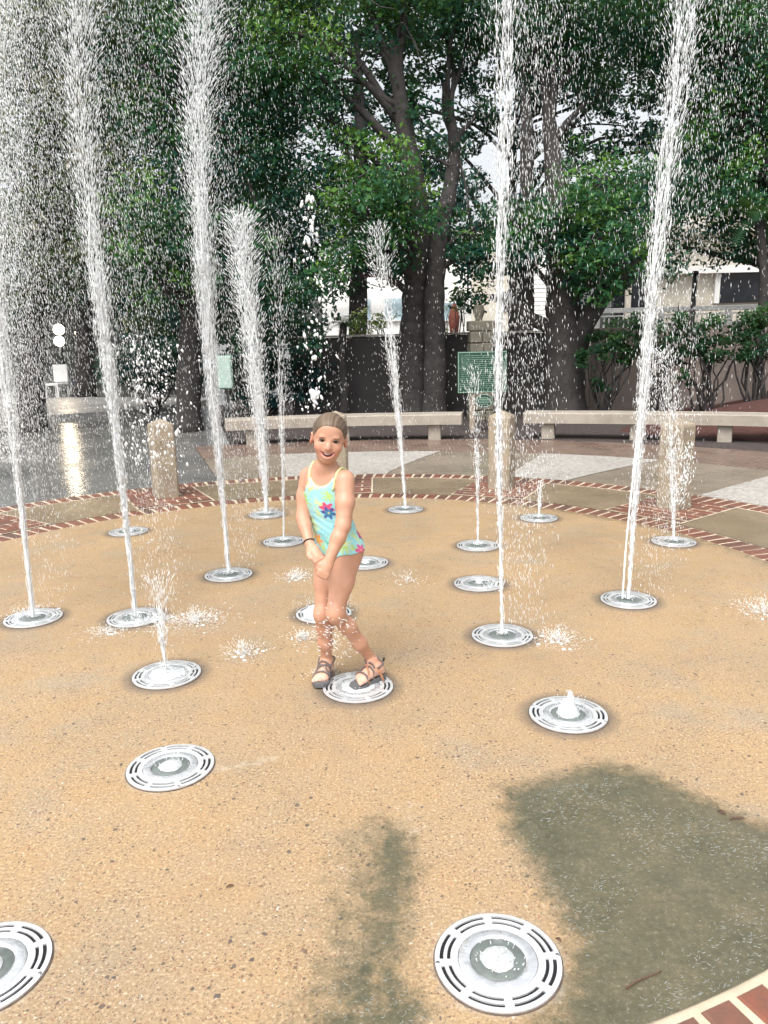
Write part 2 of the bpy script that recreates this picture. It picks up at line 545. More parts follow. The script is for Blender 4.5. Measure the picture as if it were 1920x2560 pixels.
def build_pad():
    rs = np.concatenate([np.linspace(0, RP, 170)[1:]])
    na = 700
    A = np.linspace(0, 2 * np.pi, na, endpoint=False)
    V = [np.array([[C0[0], C0[1], 0]])]
    for r in rs:
        V.append(np.c_[C0[0] + r * np.cos(A), C0[1] + r * np.sin(A), np.zeros(na)])
    V = np.concatenate(V)
    F = []
    j = np.arange(na)
    for i in range(len(rs) - 1):
        a = 1 + i * na
        F.append(np.c_[a + j, a + na + j, a + na + (j + 1) % na, a + (j + 1) % na])
    F = np.concatenate(F)
    P = V[:, :2]
    st = [(1150, 1690), (1090, 1700), (1100, 1800), (1150, 1870), (1200, 1950), (1240, 2030), (1235, 2100), (1190, 2170), (1100, 2250), (960, 2250), (800, 2300), (1300, 2400), (1600, 2300), (1790, 2100), (1800, 1830), (1659, 1785), (1500, 1715), (1370, 1660), (1280, 1650)]
    sd1 = poly_sd(P, [gnd(a, b)[:2] for a, b in st])
    lf = [(830, 1770), (890, 1800), (905, 1870), (885, 1990), (870, 2100), (930, 2180), (960, 2300), (560, 2330), (660, 2180), (730, 2050), (750, 1920), (780, 1820)]
    sd2 = poly_sd(P, [gnd(a, b)[:2] for a, b in lf])
    s = np.clip(0.5 - sd1 / 0.22, 0, 1)
    s = np.maximum(s, np.clip(0.46 - sd2 / np.where(P[:, 0] > gnd(860, 2000)[0] - 0.03, 0.22, 0.55), 0, 0.8))
    rr = np.hypot(P[:, 0] - C0[0], P[:, 1] - C0[1])
    s = np.maximum(s, np.clip((rr - (RP - 0.25)) / 0.5, 0, 0.45) * (P[:, 0] > 0.8))
    lime = np.zeros(len(P)); grime = np.zeros(len(P))
    for gk, g_ in GRATES.items():
        d = np.hypot(P[:, 0] - g_[0], P[:, 1] - g_[1])
        near = gk in 'ABD'
        lime = np.maximum(lime, np.clip(1 - (d - GR) / 0.06, 0, 1) * (0.5 if near else 0.0))
        grime = np.maximum(grime, np.clip(1 - (d - GR) / (0.05 if near else 0.09), 0, 1) * (0.45 if near else 1.0))
    lime = np.maximum(lime, np.clip(0.5 - seg_dist(P, gnd(455, 1665)[:2], gnd(590, 1640)[:2]) / 0.16, 0, 1))
    lime = np.maximum(lime, np.clip(0.42 - seg_dist(P, gnd(890, 1740)[:2], gnd(895, 1800)[:2]) / 0.3, 0, 1))
    o = np_mesh('splash_pad', V, F, M['pad'], None, False, np.c_[s, lime, grime])
    # centre fan
    bm = bmesh.new(); bm.from_mesh(o.data); bm.verts.ensure_lookup_table()
    for q in range(na):
        bm.faces.new((bm.verts[0], bm.verts[1 + q], bm.verts[1 + (q + 1) % na]))
    bm.to_mesh(o.data); bm.free()
    tag(o, kind='structure')


build_pad()

R1a, R1b = RP + 0.014, RP + 0.222      # inner brick ring
R2a, R2b = 4.20, 4.43                  # outer brick ring
bed1 = disc_ring('brick_ring', RP - 0.05, R1b + 0.012, -0.007, M['mortar'])
conc = disc_ring('concrete_apron', R1b + 0.013, R2a - 0.013, -0.004, M['tan_conc'])
bed2 = disc_ring('brick_ring', R2a - 0.012, R2b + 0.012, -0.007, M['mortar'])


def brick_mesh(lx, ly, h=0.05, bev=0.006):
    bm = bmesh.new()
    x, y = lx / 2, ly / 2
    b0 = [bm.verts.new(q) for q in ((-x, -y, -h), (x, -y, -h), (x, y, -h), (-x, y, -h))]
    b1 = [bm.verts.new(q) for q in ((-x, -y, -bev), (x, -y, -bev), (x, y, -bev), (-x, y, -bev))]
    xi, yi = x - bev, y - bev
    b2 = [bm.verts.new(q) for q in ((-xi, -yi, 0), (xi, -yi, 0), (xi, yi, 0), (-xi, yi, 0))]
    for lo, hi in ((b0, b1), (b1, b2)):
        for i in range(4):
            bm.faces.new((lo[i], lo[(i + 1) % 4], hi[(i + 1) % 4], hi[i]))
    bm.faces.new(b2)
    me = bpy.data.meshes.new('brick')
    bm.normal_update(); bm.to_mesh(me); bm.free()
    me.materials.append(M['brick'])
    return me


rnd = random.Random(4)


def lay(me, x, y, rz, parent, z=-0.001):
    o = bpy.data.objects.new('brick', me)
    o.location = (x, y, z + rnd.uniform(-0.002, 0.0025))
    o.rotation_euler = (rnd.uniform(-0.008, 0.008), rnd.uniform(-0.008, 0.008), rz + rnd.uniform(-0.012, 0.012))
    link(o, parent)


me_ring = brick_mesh(0.196, 0.084)
for (ra, rb, bed) in ((R1a, R1b, bed1), (R2a, R2b, bed2)):
    rm = (ra + rb) / 2
    nb = int(2 * math.pi * rm / 0.1095)
    for i in range(nb):
        a = 2 * math.pi * i / nb
        x, y = C0[0] + rm * math.cos(a), C0[1] + rm * math.sin(a)
        if y < 0.9 or abs(x) > y * 0.55 + 1.6: continue       # never in view, nor a step aside
        lay(me_ring, x, y, a, bed)

me_run = brick_mesh(0.192, 0.088)
me_half = brick_mesh(0.088, 0.088)
BOL = [37.5, 64.0, 90.3, 117.3, 143.8]
for bi, ang in enumerate(BOL):
    a = math.radians(ang)
    ex, ey = np.array([-math.sin(a), math.cos(a)]), np.array([math.cos(a), math.sin(a)])
    rows = 8
    W2 = 0.36
    V, F = [], []
    for r in (R1b + 0.016, R2a - 0.016):
        for t in (-W2 - 0.01, W2 + 0.01):
            q = C0 + ey * (r if True else 0) + ex * t
            V.append((q[0], q[1], -0.001))
    bed = tag(mesh_obj('brick_panel', [(V[0][0], V[0][1], -0.0005), (V[1][0], V[1][1], -0.0005), (V[3][0], V[3][1], -0.0005), (V[2][0], V[2][1], -0.0005)], [(0, 1, 3, 2)] if False else [(0, 1, 2, 3)], M['mortar']), kind='structure')
    for j in range(rows):
        r = R1b + 0.075 + j * 0.1105
        off = 0.052 if j % 2 else 0.0
        t = -W2 + 0.05
        cells = []
        if j % 2: cells = [(-W2 + 0.05, 1)] + [(-W2 + 0.105 + 0.105 + i * 0.21, 0) for i in range(3)] 
        else: cells = [(-W2 + 0.105 + i * 0.21, 0) for i in range(3)] + [(W2 - 0.05, 1)]
        for t, half in cells:
            q = C0 + ey * r + ex * t
            if abs(t) < 0.22 and abs(r - 3.75) < 0.13 and not half: 
                pass
            lay(me_half if half else me_run, q[0], q[1], a + math.pi / 2, bed, 0.005)

# outer paving: stamped wedges, smooth wedges, brick band
smooth = disc_ring('concrete_walk', R2b + 0.013, 6.25, -0.010, M['smooth_conc'], -20, 108)
for i, ang in enumerate([11.0, 37.5, 64.0, 90.3]):
    A0, A1 = ang + 1.5, ang - 6.8
    V, F = [], []
    n = 10
    for s_ in range(n + 1):
        f = s_ / n
        r = R2b + 0.016 + f * (6.24 - R2b)
        a_hi = math.radians(ang + (2.0 if i < 3 else 8.0))
        a_lo = math.radians(ang - 6.6 - 5.2 * f)
        for q in range(7):
            aa = a_hi + (a_lo - a_hi) * q / 6
            V.append((C0[0] + r * math.cos(aa), C0[1] + r * math.sin(aa), -0.005))
    for s_ in range(n):
        for q in range(6):
            b = s_ * 7 + q
            F.append((b, b + 1, b + 8, b + 7))
    tag(mesh_obj('stamped_paving', V, F, M['stamped']), kind='structure')
disc_ring('brick_paving', 6.26, 7.6, -0.011, M['brickfield'], -20, 108)
disc_ring('planting_bed', 7.62, 15.5, -0.014, M['soil'], -12, 104, step=3)
mv, mf = [], []
for i, aa in enumerate(np.radians(np.linspace(6, 62, 29))):
    for rr_, zz_ in ((8.55, -0.02), (9.0, 0.10), (9.7, 0.34), (10.4, 0.50), (12.6, 0.52)):
        f_ = min(1.0, (62 - math.degrees(aa)) / 14 + 0.02)
        mv.append((C0[0] + rr_ * math.cos(aa), C0[1] + rr_ * math.sin(aa), -0.02 + (zz_ + 0.02) * f_ + 0.02 * math.sin(i * 1.7 + rr_ * 9)))
for i in range(28):
    for j in range(4):
        b = i * 5 + j
        mf.append((b, b + 1, b + 6, b + 5))
tag(mesh_obj('mulch_bank', mv, mf, M['mulch'], None, True), kind='structure')
# footpath far left beyond the wet paving
fp = [(-30, 14.2), (-7.82, 15.94), (-5.88, 16.93), (-4.72, 18.33), (-4.3, 20.5), (-8.6, 22.0), (-30, 24)]
bm = bmesh.new()
vs0 = [bm.verts.new((x, y, 0.10)) for x, y in fp]
vs1 = [bm.verts.new((x, y, -0.04)) for x, y in fp]
bm.faces.new(vs0)
for i in range(len(fp)):
    bm.faces.new((vs1[i], vs1[(i + 1) % len(fp)], vs0[(i + 1) % len(fp)], vs0[i]))
tag(bm_obj('footpath', bm, concrete('pale_wet_path', (0.24, 0.235, 0.225), 0.5, 0.3, 1.0)), kind='structure')

# ------------------------------------------------------------------ grates
def ring_slotted():
    """outer casting with two circles of eight slots"""
    rads = [0.635, 0.750, 0.805, 0.862, 0.922, 1.0]
    seg = []
    per = 10
    for s_ in range(8):
        for q in range(per):
            seg.append(s_ * 45 + 45 * q / per)
    seg = np.radians(np.array(seg))
    n = len(seg)
    bm = bmesh.new()
    top = [[bm.verts.new((r * GR * math.cos(a), r * GR * math.sin(a), 0.0085 if 0.65 < r < 0.99 else 0.0075)) for a in seg] for r in rads]
    for i in range(5):
        for j in range(n):
            slot = i in (1, 3) and (j % per) not in (0, per - 1)
            if slot: continue
            bm.faces.new((top[i][j], top[i + 1][j], top[i + 1][(j + 1) % n], top[i][(j + 1) % n]))
    ret = bmesh.ops.extrude_face_region(bm, geom=list(bm.faces))
    for v in ret['geom']:
        if isinstance(v, bmesh.types.BMVert): v.co.z -= 0.0045
    bmesh.ops.recalc_face_normals(bm, faces=bm.faces)
    me = bpy.data.meshes.new('slotted_ring'); bm.to_mesh(me); bm.free()
    me.materials.append(M['alu'])
    return me


def lathe_mesh(name, prof, material, n=40, smooth=True):
    bm = bmesh.new()
    rings = []
    for r, z in prof:
        if r < 1e-6: rings.append([bm.verts.new((0, 0, z))])
        else: rings.append([bm.verts.new((r * math.cos(2 * math.pi * i / n), r * math.sin(2 * math.pi * i / n), z)) for i in range(n)])
    for a, b in zip(rings[:-1], rings[1:]):
        for i in range(n):
            q = [a[i % len(a)], a[(i + 1) % len(a)], b[(i + 1) % len(b)], b[i % len(b)]]
            q = list(dict.fromkeys(q))
            if len(q) >= 3: bm.faces.new(q)
    bmesh.ops.recalc_face_normals(bm, faces=bm.faces)
    me = bpy.data.meshes.new(name); bm.to_mesh(me); bm.free()
    me.materials.append(material)
    if smooth: me.polygons.foreach_set('use_smooth', [True] * len(me.polygons))
    return me


me_slots = ring_slotted()
me_rim = lathe_mesh('rim', [(0.0, 0.0028), (GR * 1.0, 0.0028), (GR * 1.025, 0.0028), (GR * 1.03, -0.02)], M['rim'], 48, False)  # dark brown disc: rim and the shaded gap round it in one colour
me_pit = lathe_mesh('gap_shade_disc', [(0.0, 0.0036), (GR * 0.985, 0.0036)], M['pit'], 48, False)  # black disc painted for the darkness seen through the slots
me_plate = lathe_mesh('cover_plate', [(GR * 0.44, 0.005), (GR * 0.445, 0.0095), (GR * 0.50, 0.0105), (GR * 0.60, 0.0090), (GR * 0.625, 0.0075), (GR * 0.627, 0.003)], M['alu_wet'], 48)
me_nozzle = lathe_mesh('nozzle_ring', [(0.0, 0.0055), (GR * 0.25, 0.006), (GR * 0.43, 0.0068), (GR * 0.438, 0.004)], M['nozzle'], 40)
me_screw = lathe_mesh('screw', [(0.0, 0.0096), (0.0045, 0.0096), (0.0055, 0.008)], M['screw'], 10)
GL = dict(
    A='large round metal grate in the front, bubbling at its nozzle', B='round metal grate with grey nozzle ring in the left foreground',
    C='round metal grate with a frothing bubble of water, right of the girl', D='round slotted grate cut off by the left bottom edge',
    E='round slotted grate under the girl\'s sandals', F='round grate with a thin low spout left of the girl\'s feet',
    G='wet round grate at the far left under a tall jet', H='wet round grate under the second tall jet from the left',
    I='round grate under the tall bright jet left of the girl', J='round grate under the tall thin stream right of the girl',
    K='round grate under the double stream at right', L='round grate with a tiny bubble right of the girl\'s hips',
    M='round grate under the low thin spout in line with the green sign', N='round grate in front of the right bollard',
    O='dark round grate near the brick ring, left of the double stream', P='small far grate by the brick ring under the leaning jet behind the girl',
    Q='round grate under the thin stream just left of the girl', R='round grate half hidden behind the girl\'s hip',
    S='farthest left grate by the bricks under the short white plume', T='round grate by the left brick ring behind falling spray',
    U='round grate behind the girl\'s knees covered by frothing water')
for gi, (k_, (x, y)) in enumerate(GRATES.items()):
    e = tag(empty('fountain_grate', (x, y, 0), rnd.uniform(0, 6.28) if k_ not in 'A' else math.radians(3)), GL[k_], 'grate', 'round fountain grates set in the splash pad')
    for nm, me in (('rim', me_rim), ('gap_shade_disc', me_pit), ('slotted_ring', me_slots), ('cover_plate', me_plate), ('nozzle_ring', me_nozzle)):
        link(bpy.data.objects.new(nm, me), e)
    if y < 3.6:
        for s_ in (0, 180):
            o = bpy.data.objects.new('screw', me_screw)
            o.location = (0.96 * GR * math.cos(math.radians(s_)), 0.96 * GR * math.sin(math.radians(s_)), 0)
            link(o, e)

# ------------------------------------------------------------------ bollards
def bollard_mesh():
    w = 0.112
    bm = bmesh.new()
    prof = [(w, -0.05), (w, 0.10), (w * 1.0, 0.30), (w * 0.985, 0.715), (w * 0.93, 0.735), (0.0, 0.785)]
    rings = []
    ch = 0.82
    def octo(h, z):
        s_ = [(h, -h * ch), (h, h * ch), (h * ch, h), (-h * ch, h), (-h, h * ch), (-h, -h * ch), (-h * ch, -h), (h * ch, -h)]
        return [bm.verts.new((x, y, z)) for x, y in s_]
    for h, z in prof[:-1]: rings.append(octo(h, z))
    for a, b in zip(rings[:-1], rings[1:]):
        for i in range(8): bm.faces.new((a[i], a[(i + 1) % 8], b[(i + 1) % 8], b[i]))
    t = bm.verts.new((0, 0, 0.785))
    for i in range(8): bm.faces.new((rings[-1][i], rings[-1][(i + 1) % 8], t))
    me = bpy.data.meshes.new('shaft'); bm.to_mesh(me); bm.free()
    me.materials.append(M['tabby'])
    return me


me_bol = bollard_mesh()
BL = {37.5: 'tan concrete bollard at the right, drops of water in front', 64.0: 'tan concrete bollard below the green sign, thin stream in front',
      90.3: 'tan concrete bollard hidden behind the girl\'s head', 117.3: 'tan concrete bollard at the left behind falling drops', 143.8: 'tan concrete bollard beyond the left edge'}
for ang in BOL:
    if ang == 143.8: continue
    a = math.radians(ang)
    r = 3.77
    e = tag(empty('bollard', (C0[0] + r * math.cos(a), C0[1] + r * math.sin(a), 0.0), a + math.pi / 2), BL[ang], 'bollard', 'concrete bollards round the fountain')
    link(bpy.data.objects.new('shaft', me_bol), e)
    for rot in range(4):      # round recessed lamp eye on every face: hooded ring
        mb = MB()
        th = np.linspace(math.radians(8), math.radians(172), 9)
        mb.tube([(0.036 * math.cos(t), 0.0, 0.036 * math.sin(t)) for t in th], 0.008, 6)
        o = mb.build('lamp_hood', M['tabby'], e)
        o.location = (0.1105 * math.sin(rot * math.pi / 2), -0.1105 * math.cos(rot * math.pi / 2), 0.56)
        o.rotation_euler = (0, 0, rot * math.pi / 2)
        d = mesh_obj('lamp_eye', [(0.03 * math.cos(t), 0, 0.03 * math.sin(t)) for t in np.linspace(0, 2 * math.pi, 16, endpoint=False)], [tuple(range(16))], M['tabby'], e)
        d.location = (0.114 * math.sin(rot * math.pi / 2), -0.114 * math.cos(rot * math.pi / 2), 0.56)
        d.rotation_euler = (0, 0, rot * math.pi / 2)

# ------------------------------------------------------------------ benches
def bench(legs, ends, label):
    e = tag(empty('bench', (*legs[0], 0)), label, 'bench', 'curved concrete benches')
    base = np.array([*legs[0], 0])
    pts = [np.array(ends[0])] + [np.array(l) for l in legs] + [np.array(ends[1])]
    # densify
    P = []
    for i in range(len(pts) - 1):
        for t in np.linspace(0, 1, 6, endpoint=False): P.append(pts[i] * (1 - t) + pts[i + 1] * t)
    P.append(pts[-1])
    P = np.array(P)
    for _ in range(6): P[1:-1] = (P[:-2] + 2 * P[1:-1] + P[2:]) / 4
    T = np.gradient(P, axis=0); T /= np.linalg.norm(T, axis=1)[:, None]
    Nn = np.c_[-T[:, 1], T[:, 0]]
    bm = bmesh.new()
    prof = [(-0.22, 0.225), (-0.22, 0.365), (-0.208, 0.378), (0.208, 0.378), (0.22, 0.365), (0.22, 0.225)]
    rings = [[bm.verts.new((p[0] + n_[0] * a - base[0], p[1] + n_[1] * a - base[1], z)) for a, z in prof] for p, n_ in zip(P, Nn)]
    for a, b in zip(rings[:-1], rings[1:]):
        for i in range(6): bm.faces.new((a[i], a[(i + 1) % 6], b[(i + 1) % 6], b[i]))
    bm.faces.new(rings[0]); bm.faces.new(rings[-1][::-1])
    bmesh.ops.recalc_face_normals(bm, faces=bm.faces)
    bm_obj('seat', bm, M['bench'], e)
    for l in legs:
        i = np.argmin(np.hypot(P[:, 0] - l[0], P[:, 1] - l[1]))
        box_obj('leg', (P[i][0] - base[0], P[i][1] - base[1], 0.10), (0.19, 0.30, 0.248), M['bench'], e, math.atan2(T[i][1], T[i][0]), 0.01)


bench([(-1.95, 11.75), (-0.6, 11.95), (0.78, 11.85)], [(-2.35, 11.65), (1.22, 11.78)], 'long concrete bench behind the girl, left of the green sign')
bench([(2.53, 11.65), (3.73, 11.28), (4.82, 10.87), (5.9, 10.3)], [(2.16, 11.75), (6.6, 9.85)], 'long concrete bench at the right, behind the right bollards')

# ------------------------------------------------------------------ walls, pier, sign
def wall(name, pts, z0, z1, th, material, label, cap=None):
    e = tag(empty(name, (*pts[0], 0)), label, 'wall')
    b = np.array([*pts[0], 0.0])
    P = np.array(pts, float)
    for (a, c) in zip(P[:-1], P[1:]):
        d = c - a; L_ = np.linalg.norm(d); m = (a + c) / 2
        box_obj('wall_face', (m[0] - b[0], m[1] - b[1], (z0 + z1) / 2), (L_, th, z1 - z0), material, e, math.atan2(d[1], d[0]))
        if cap: box_obj('coping', (m[0] - b[0], m[1] - b[1], z1 + 0.024), (L_ + 0.03, th + 0.08, 0.04), cap, e, math.atan2(d[1], d[0]), 0.006)
    return e


wall('garden_wall', [(-1.75, 15.5), (1.0, 15.55), (3.9, 15.1)], -0.05, 1.545, 0.25, M['darkwall'], 'dark wall behind the oak trunks', simple('pale_coping', (0.30, 0.28, 0.25), 0.7, 0.1))
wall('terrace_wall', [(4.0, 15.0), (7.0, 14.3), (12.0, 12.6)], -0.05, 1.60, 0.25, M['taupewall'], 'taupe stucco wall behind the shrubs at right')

# stone pier behind the sign
pe = tag(empty('stone_pier', (1.83, 14.45, 0)), 'rough grey stone block pier with an urn behind the green sign', 'pier')
zz, wd = -0.02, 0.46
prng = random.Random(8)
for r in range(9):
    h = 0.205 + prng.uniform(-0.015, 0.015)
    split = prng.uniform(-0.06, 0.08)
    w = wd - r * 0.006
    for sx in (0, 1):
        x0, x1 = (-w / 2, split - 0.006) if sx == 0 else (split + 0.006, w / 2)
        if r == 8:
            if sx: continue
            x0, x1 = -w / 2 - 0.03, w / 2 + 0.03
        box_obj('stone', ((x0 + x1) / 2, prng.uniform(-0.012, 0.012), zz + h / 2), (x1 - x0, w + prng.uniform(-0.02, 0.02), h - 0.012), M['stone'], pe, prng.uniform(-0.02, 0.02), 0.015)
    zz += h
box_obj('mortar_core', (0, 0, zz / 2 - 0.03), (0.36, 0.36, zz - 0.08), M['stone'], pe)
o = link(bpy.data.objects.new('urn', lathe_mesh('urn', [(0.0, 0.0), (0.07, 0.0), (0.06, 0.03), (0.10, 0.12), (0.105, 0.18), (0.085, 0.24), (0.095, 0.27), (0.07, 0.27), (0.0, 0.2)], M['stone'], 20)), pe)
o.location = (-0.03, 0, zz)

# historic marker: big plate and small oval, on a post
def sign():
    Y = 12.6
    tl, br = at(988, 760, Y), at(1094, 847, Y)
    cx, cz = (tl[0] + br[0]) / 2, (tl[2] + br[2]) / 2
    w, h = br[0] - tl[0], tl[2] - br[2]
    e = tag(empty('marker_sign', (cx, Y, 0), math.radians(2)), 'dark green lettered plaque with pale border above a small oval plate', 'sign')
    box_obj('plate', (0, 0, cz), (w, 0.035, h), M['signgreen'], e, bev=0.006)
    t = 0.014
    for nm, c, s_ in (('border', (0, -0.021, cz + h / 2 - t), (w - 0.01, 0.012, t)), ('border', (0, -0.021, cz - h / 2 + t), (w - 0.01, 0.012, t)),
                      ('border', (-w / 2 + t, -0.021, cz), (t, 0.012, h - 4 * t)), ('border', (w / 2 - t, -0.021, cz), (t, 0.012, h - 4 * t))):
        box_obj(nm, c, s_, M['signletter'], e)
    bm = bmesh.new()
    r = random.Random(3)
    for line in range(17):
        z = cz + h / 2 - 0.065 - line * (h - 0.11) / 17
        x = -w / 2 + 0.055
        end = w / 2 - 0.05 - (r.uniform(0.05, 0.3) if line in (5, 10, 16) else 0)
        if line == 16: x, end = -0.12, 0.14
        while x < end:
            ln = r.uniform(0.02, 0.075)
            ln = min(ln, end - x)
            if ln > 0.012: bm_box(bm, (x + ln / 2, -0.0195, z), (ln, 0.005, 0.0085))
            x += ln + 0.012
    bm_obj('lettering', bm, M['signletter'], e)
    oc = at(1045, 866, Y)
    ow, oh = 0.145, 0.105
    ring = lathe_mesh('oval_plate', [(0.0, 0.012), (0.86, 0.012), (0.87, 0.0), (0.0, 0.0)], M['signgreen'], 32)
    ov = link(bpy.data.objects.new('oval_plate', ring), e)
    ov.scale = (ow, oh, 1); ov.rotation_euler = (math.pi / 2, 0, 0); ov.location = (oc[0] - cx, -0.01, oc[2])
    rg = lathe_mesh('oval_border', [(0.86, 0.0), (0.86, 0.018), (1.0, 0.018), (1.0, 0.0)], M['signletter'], 32)
    og = link(bpy.data.objects.new('oval_border', rg), e)
    og.scale = (ow, oh, 1); og.rotation_euler = (math.pi / 2, 0, 0); og.location = (oc[0] - cx, -0.01, oc[2])
    bm = bmesh.new()
    for i, (dz, hw) in enumerate(((0.05, 0.07), (0.025, 0.1), (0.0, 0.105), (-0.025, 0.1), (-0.05, 0.07))):
        bm_box(bm, (oc[0] - cx, -0.0245, oc[2] + dz), (hw * 2, 0.004, 0.011))
    bm_obj('lettering', bm, M['signletter'], e)
    post = at(1025, 850, Y)[0] - cx - 0.03
    box_obj('post', (post, 0.055, cz / 2 + 0.05), (0.085, 0.07, cz + 0.1), M['tabby'], e, bev=0.008)


sign()
# pale panel on the left trunk side
c1, c2 = at(468, 770, 12.4), at(502, 838, 12.4)
e = tag(empty('panel_sign', ((c1[0] + c2[0]) / 2, 12.4, 0)), 'pale green grey panel on a post seen through the left spray', 'sign')
box_obj('panel', (0, 0, (c1[2] + c2[2]) / 2), (c2[0] - c1[0], 0.05, c1[2] - c2[2]), M['palepanel'], e, bev=0.008)
box_obj('frame', (0, 0.03, (c1[2] + c2[2]) / 2), (c2[0] - c1[0] + 0.03, 0.03, c1[2] - c2[2] + 0.03), M['signletter'], e)
box_obj('post', (0, 0.05, c2[2] / 2), (0.06, 0.04, c2[2] + 0.2), M['blackpole'], e)

# ------------------------------------------------------------------ white railing and building at right
def railing():
    P = np.array([(4.35, 16.2), (12.0, 15.2)])
    d = P[1] - P[0]; L_ = np.linalg.norm(d); a = math.atan2(d[1], d[0]); d /= L_
    e = tag(empty('terrace_railing', (P[0][0], P[0][1], 0), a), 'white terrace railing above the shrubs at right', 'railing')
    box_obj('top_rail', (L_ / 2, 0, 1.945), (L_, 0.10, 0.095), M['white'], e, bev=0.008)
    box_obj('lower_rail', (L_ / 2, 0, 1.84), (L_, 0.05, 0.03), M['white'], e)
    box_obj('bottom_rail', (L_ / 2, 0, 1.42), (L_, 0.05, 0.04), M['white'], e)
    for x in np.arange(0.02, L_, 0.095):
        box_obj('picket', (x, 0, 1.62), (0.022, 0.022, 0.40), M['white'], e)
    for x in np.arange(0.05, L_, 1.28):
        box_obj('post', (x, 0, 1.10), (0.09, 0.09, 1.62), M['white'], e)


railing()
tag(box_obj('terrace', (9.6, 19.2, 0.6), (11.0, 6.3, 1.3), M['taupewall'], rz=-0.13), kind='structure')


def right_building():
    Y = 19.5
    e = tag(empty('terrace_building', (8.2, Y, 0)), 'cream building with dark windows behind the white railing', 'building')
    def pan(nm, x0, y0, x1, y1, dy, material, th=0.06):
        a, b = at(x0, y0, Y + dy), at(x1, y1, Y + dy)
        return box_obj(nm, ((a[0] + b[0]) / 2 - 8.2, dy, (a[2] + b[2]) / 2), (abs(b[0] - a[0]), th, abs(a[2] - b[2])), material, e)
    pan('wall', 1410, 500, 1760, 690, 0.3, M['cream'], 0.3)
    pan('shade_panel', 1325, 600, 1409, 690, 0.35, M['darkglass'], 0.2)  # dark panel put in for the navy shade beside the wall
    w = pan('window', 1552, 588, 1760, 650, 0.1, M['darkglass'], 0.06)
    pan('window_frame', 1546, 582, 1551.5, 655, 0.09, M['white'], 0.09)
    pan('fascia', 1420, 577, 1760, 585, 0.02, M['white'], 0.2)
    pan('column', 1352, 622, 1360, 690, 0.05, M['cream'], 0.1)
    pan('eave', 1400, 470, 1760, 500, 0.1, M['cream'], 0.6)


right_building()
b0, b1 = at(1495, 690, 15.6), at(1497, 592, 15.6)
e = tag(empty('lamp_post', (b0[0], 15.6, 0)), 'black post standing in front of the white railing', 'post')
tube('pole', [(0, 0, 0), (0, 0, 1.5), (0.01, 0, b1[2])], 0.048, M['blackpole'], e, 10)
tube('cap', [(0.01, 0, b1[2] - 0.002), (0.01, 0, b1[2] + 0.05), (0.01, 0, b1[2] + 0.06)], [0.062, 0.062, 0.01], M['blackpole'], e, 10)

# ------------------------------------------------------------------ buildings behind the wall
def clapboard():
    Y = 33.0
    a, b = at(1132, 480, Y), at(1240, 745, Y)
    e = tag(empty('clapboard_house', (a[0], Y, 0)), 'bright white clapboard house wall beside the forked oak', 'building')
    w = b[0] - a[0]
    box_obj('wall', (w / 2, 0.1, a[2] / 2 - 0.1), (w, 0.12, a[2]), M['white'], e)
    me = None
    z = b[2]
    i = 0
    while z < min(a[2], b[2] + 4.2):
        bm = bmesh.new()
        bm_box(bm, (0, 0, 0), (w, 0.02, 0.190), M=Matrix.Rotation(math.radians(-9), 4, 'X'))
        if me is None:
            o = bm_obj('clapboard', bm, M['white'], e); me = o.data
        else:
            bm.free(); o = link(bpy.data.objects.new('clapboard', me), e)
        o.location = (w / 2, 0.02, z)
        z += 0.172; i += 1
    box_obj('corner_board', (-0.06, 0.05, a[2] / 2), (0.14, 0.16, a[2]), M['cream'], e)
    box_obj('side_wall', (-1.1, 0.6, a[2] / 2 - 0.05), (1.9, 0.1, a[2] - 0.3), M['cream'], e)
    box_obj('window', (-0.6, 0.53, 2.9), (0.5, 0.06, 0.8), M['darkglass'], e)


clapboard()


def white_house():
    Y = 36.0
    a, b = at(690, 520, Y), at(1085, 765, Y)
    e = tag(empty('white_house', (a[0], Y, 0)), 'pale house with bluish windows glimpsed between the oak trunks', 'building')
    w = b[0] - a[0]
    box_obj('wall', (w / 2, 0.2, 2.0), (w, 0.3, 6.4), M['white'], e)
    for px0, px1, py0, py1 in ((830, 872, 640, 690), (945, 985, 655, 690), (760, 800, 640, 690), (1020, 1060, 640, 690)):
        p, q = at(px0, py0, Y), at(px1, py1, Y)
        wo = box_obj('window', ((p[0] + q[0]) / 2 - a[0], 0.02, (p[2] + q[2]) / 2), (q[0] - p[0], 0.08, p[2] - q[2]), simple('pale_sky_glass', (0.40, 0.52, 0.58), 0.1, 0.1), e)
        box_obj('window_sill', ((p[0] + q[0]) / 2 - a[0], -0.06, q[2] - 0.03), (q[0] - p[0] + 0.1, 0.12, 0.05), M['white'], wo).location = (0, 0, 0)
    box_obj('porch_beam', (w / 2, -0.4, at(0 + 900, 640, Y)[2]), (w, 0.14, 0.18), M['white'], e)


white_house()
# rust red furled umbrella seen over the wall
p = at(981, 705, 20.0)
e = tag(empty('furled_umbrella', (p[0], 20.0, 0)), 'small rust red furled umbrella seen over the dark wall', 'umbrella')
tube('pole', [(0, 0, 0), (0, 0, 2.35)], 0.02, M['blackpole'], e, 8)
o = link(bpy.data.objects.new('canopy', lathe_mesh('canopy', [(0.02, 1.30), (0.09, 1.45), (0.12, 1.75), (0.15, 2.0), (0.10, 2.15), (0.03, 2.32)], M['rust'], 14)), e)

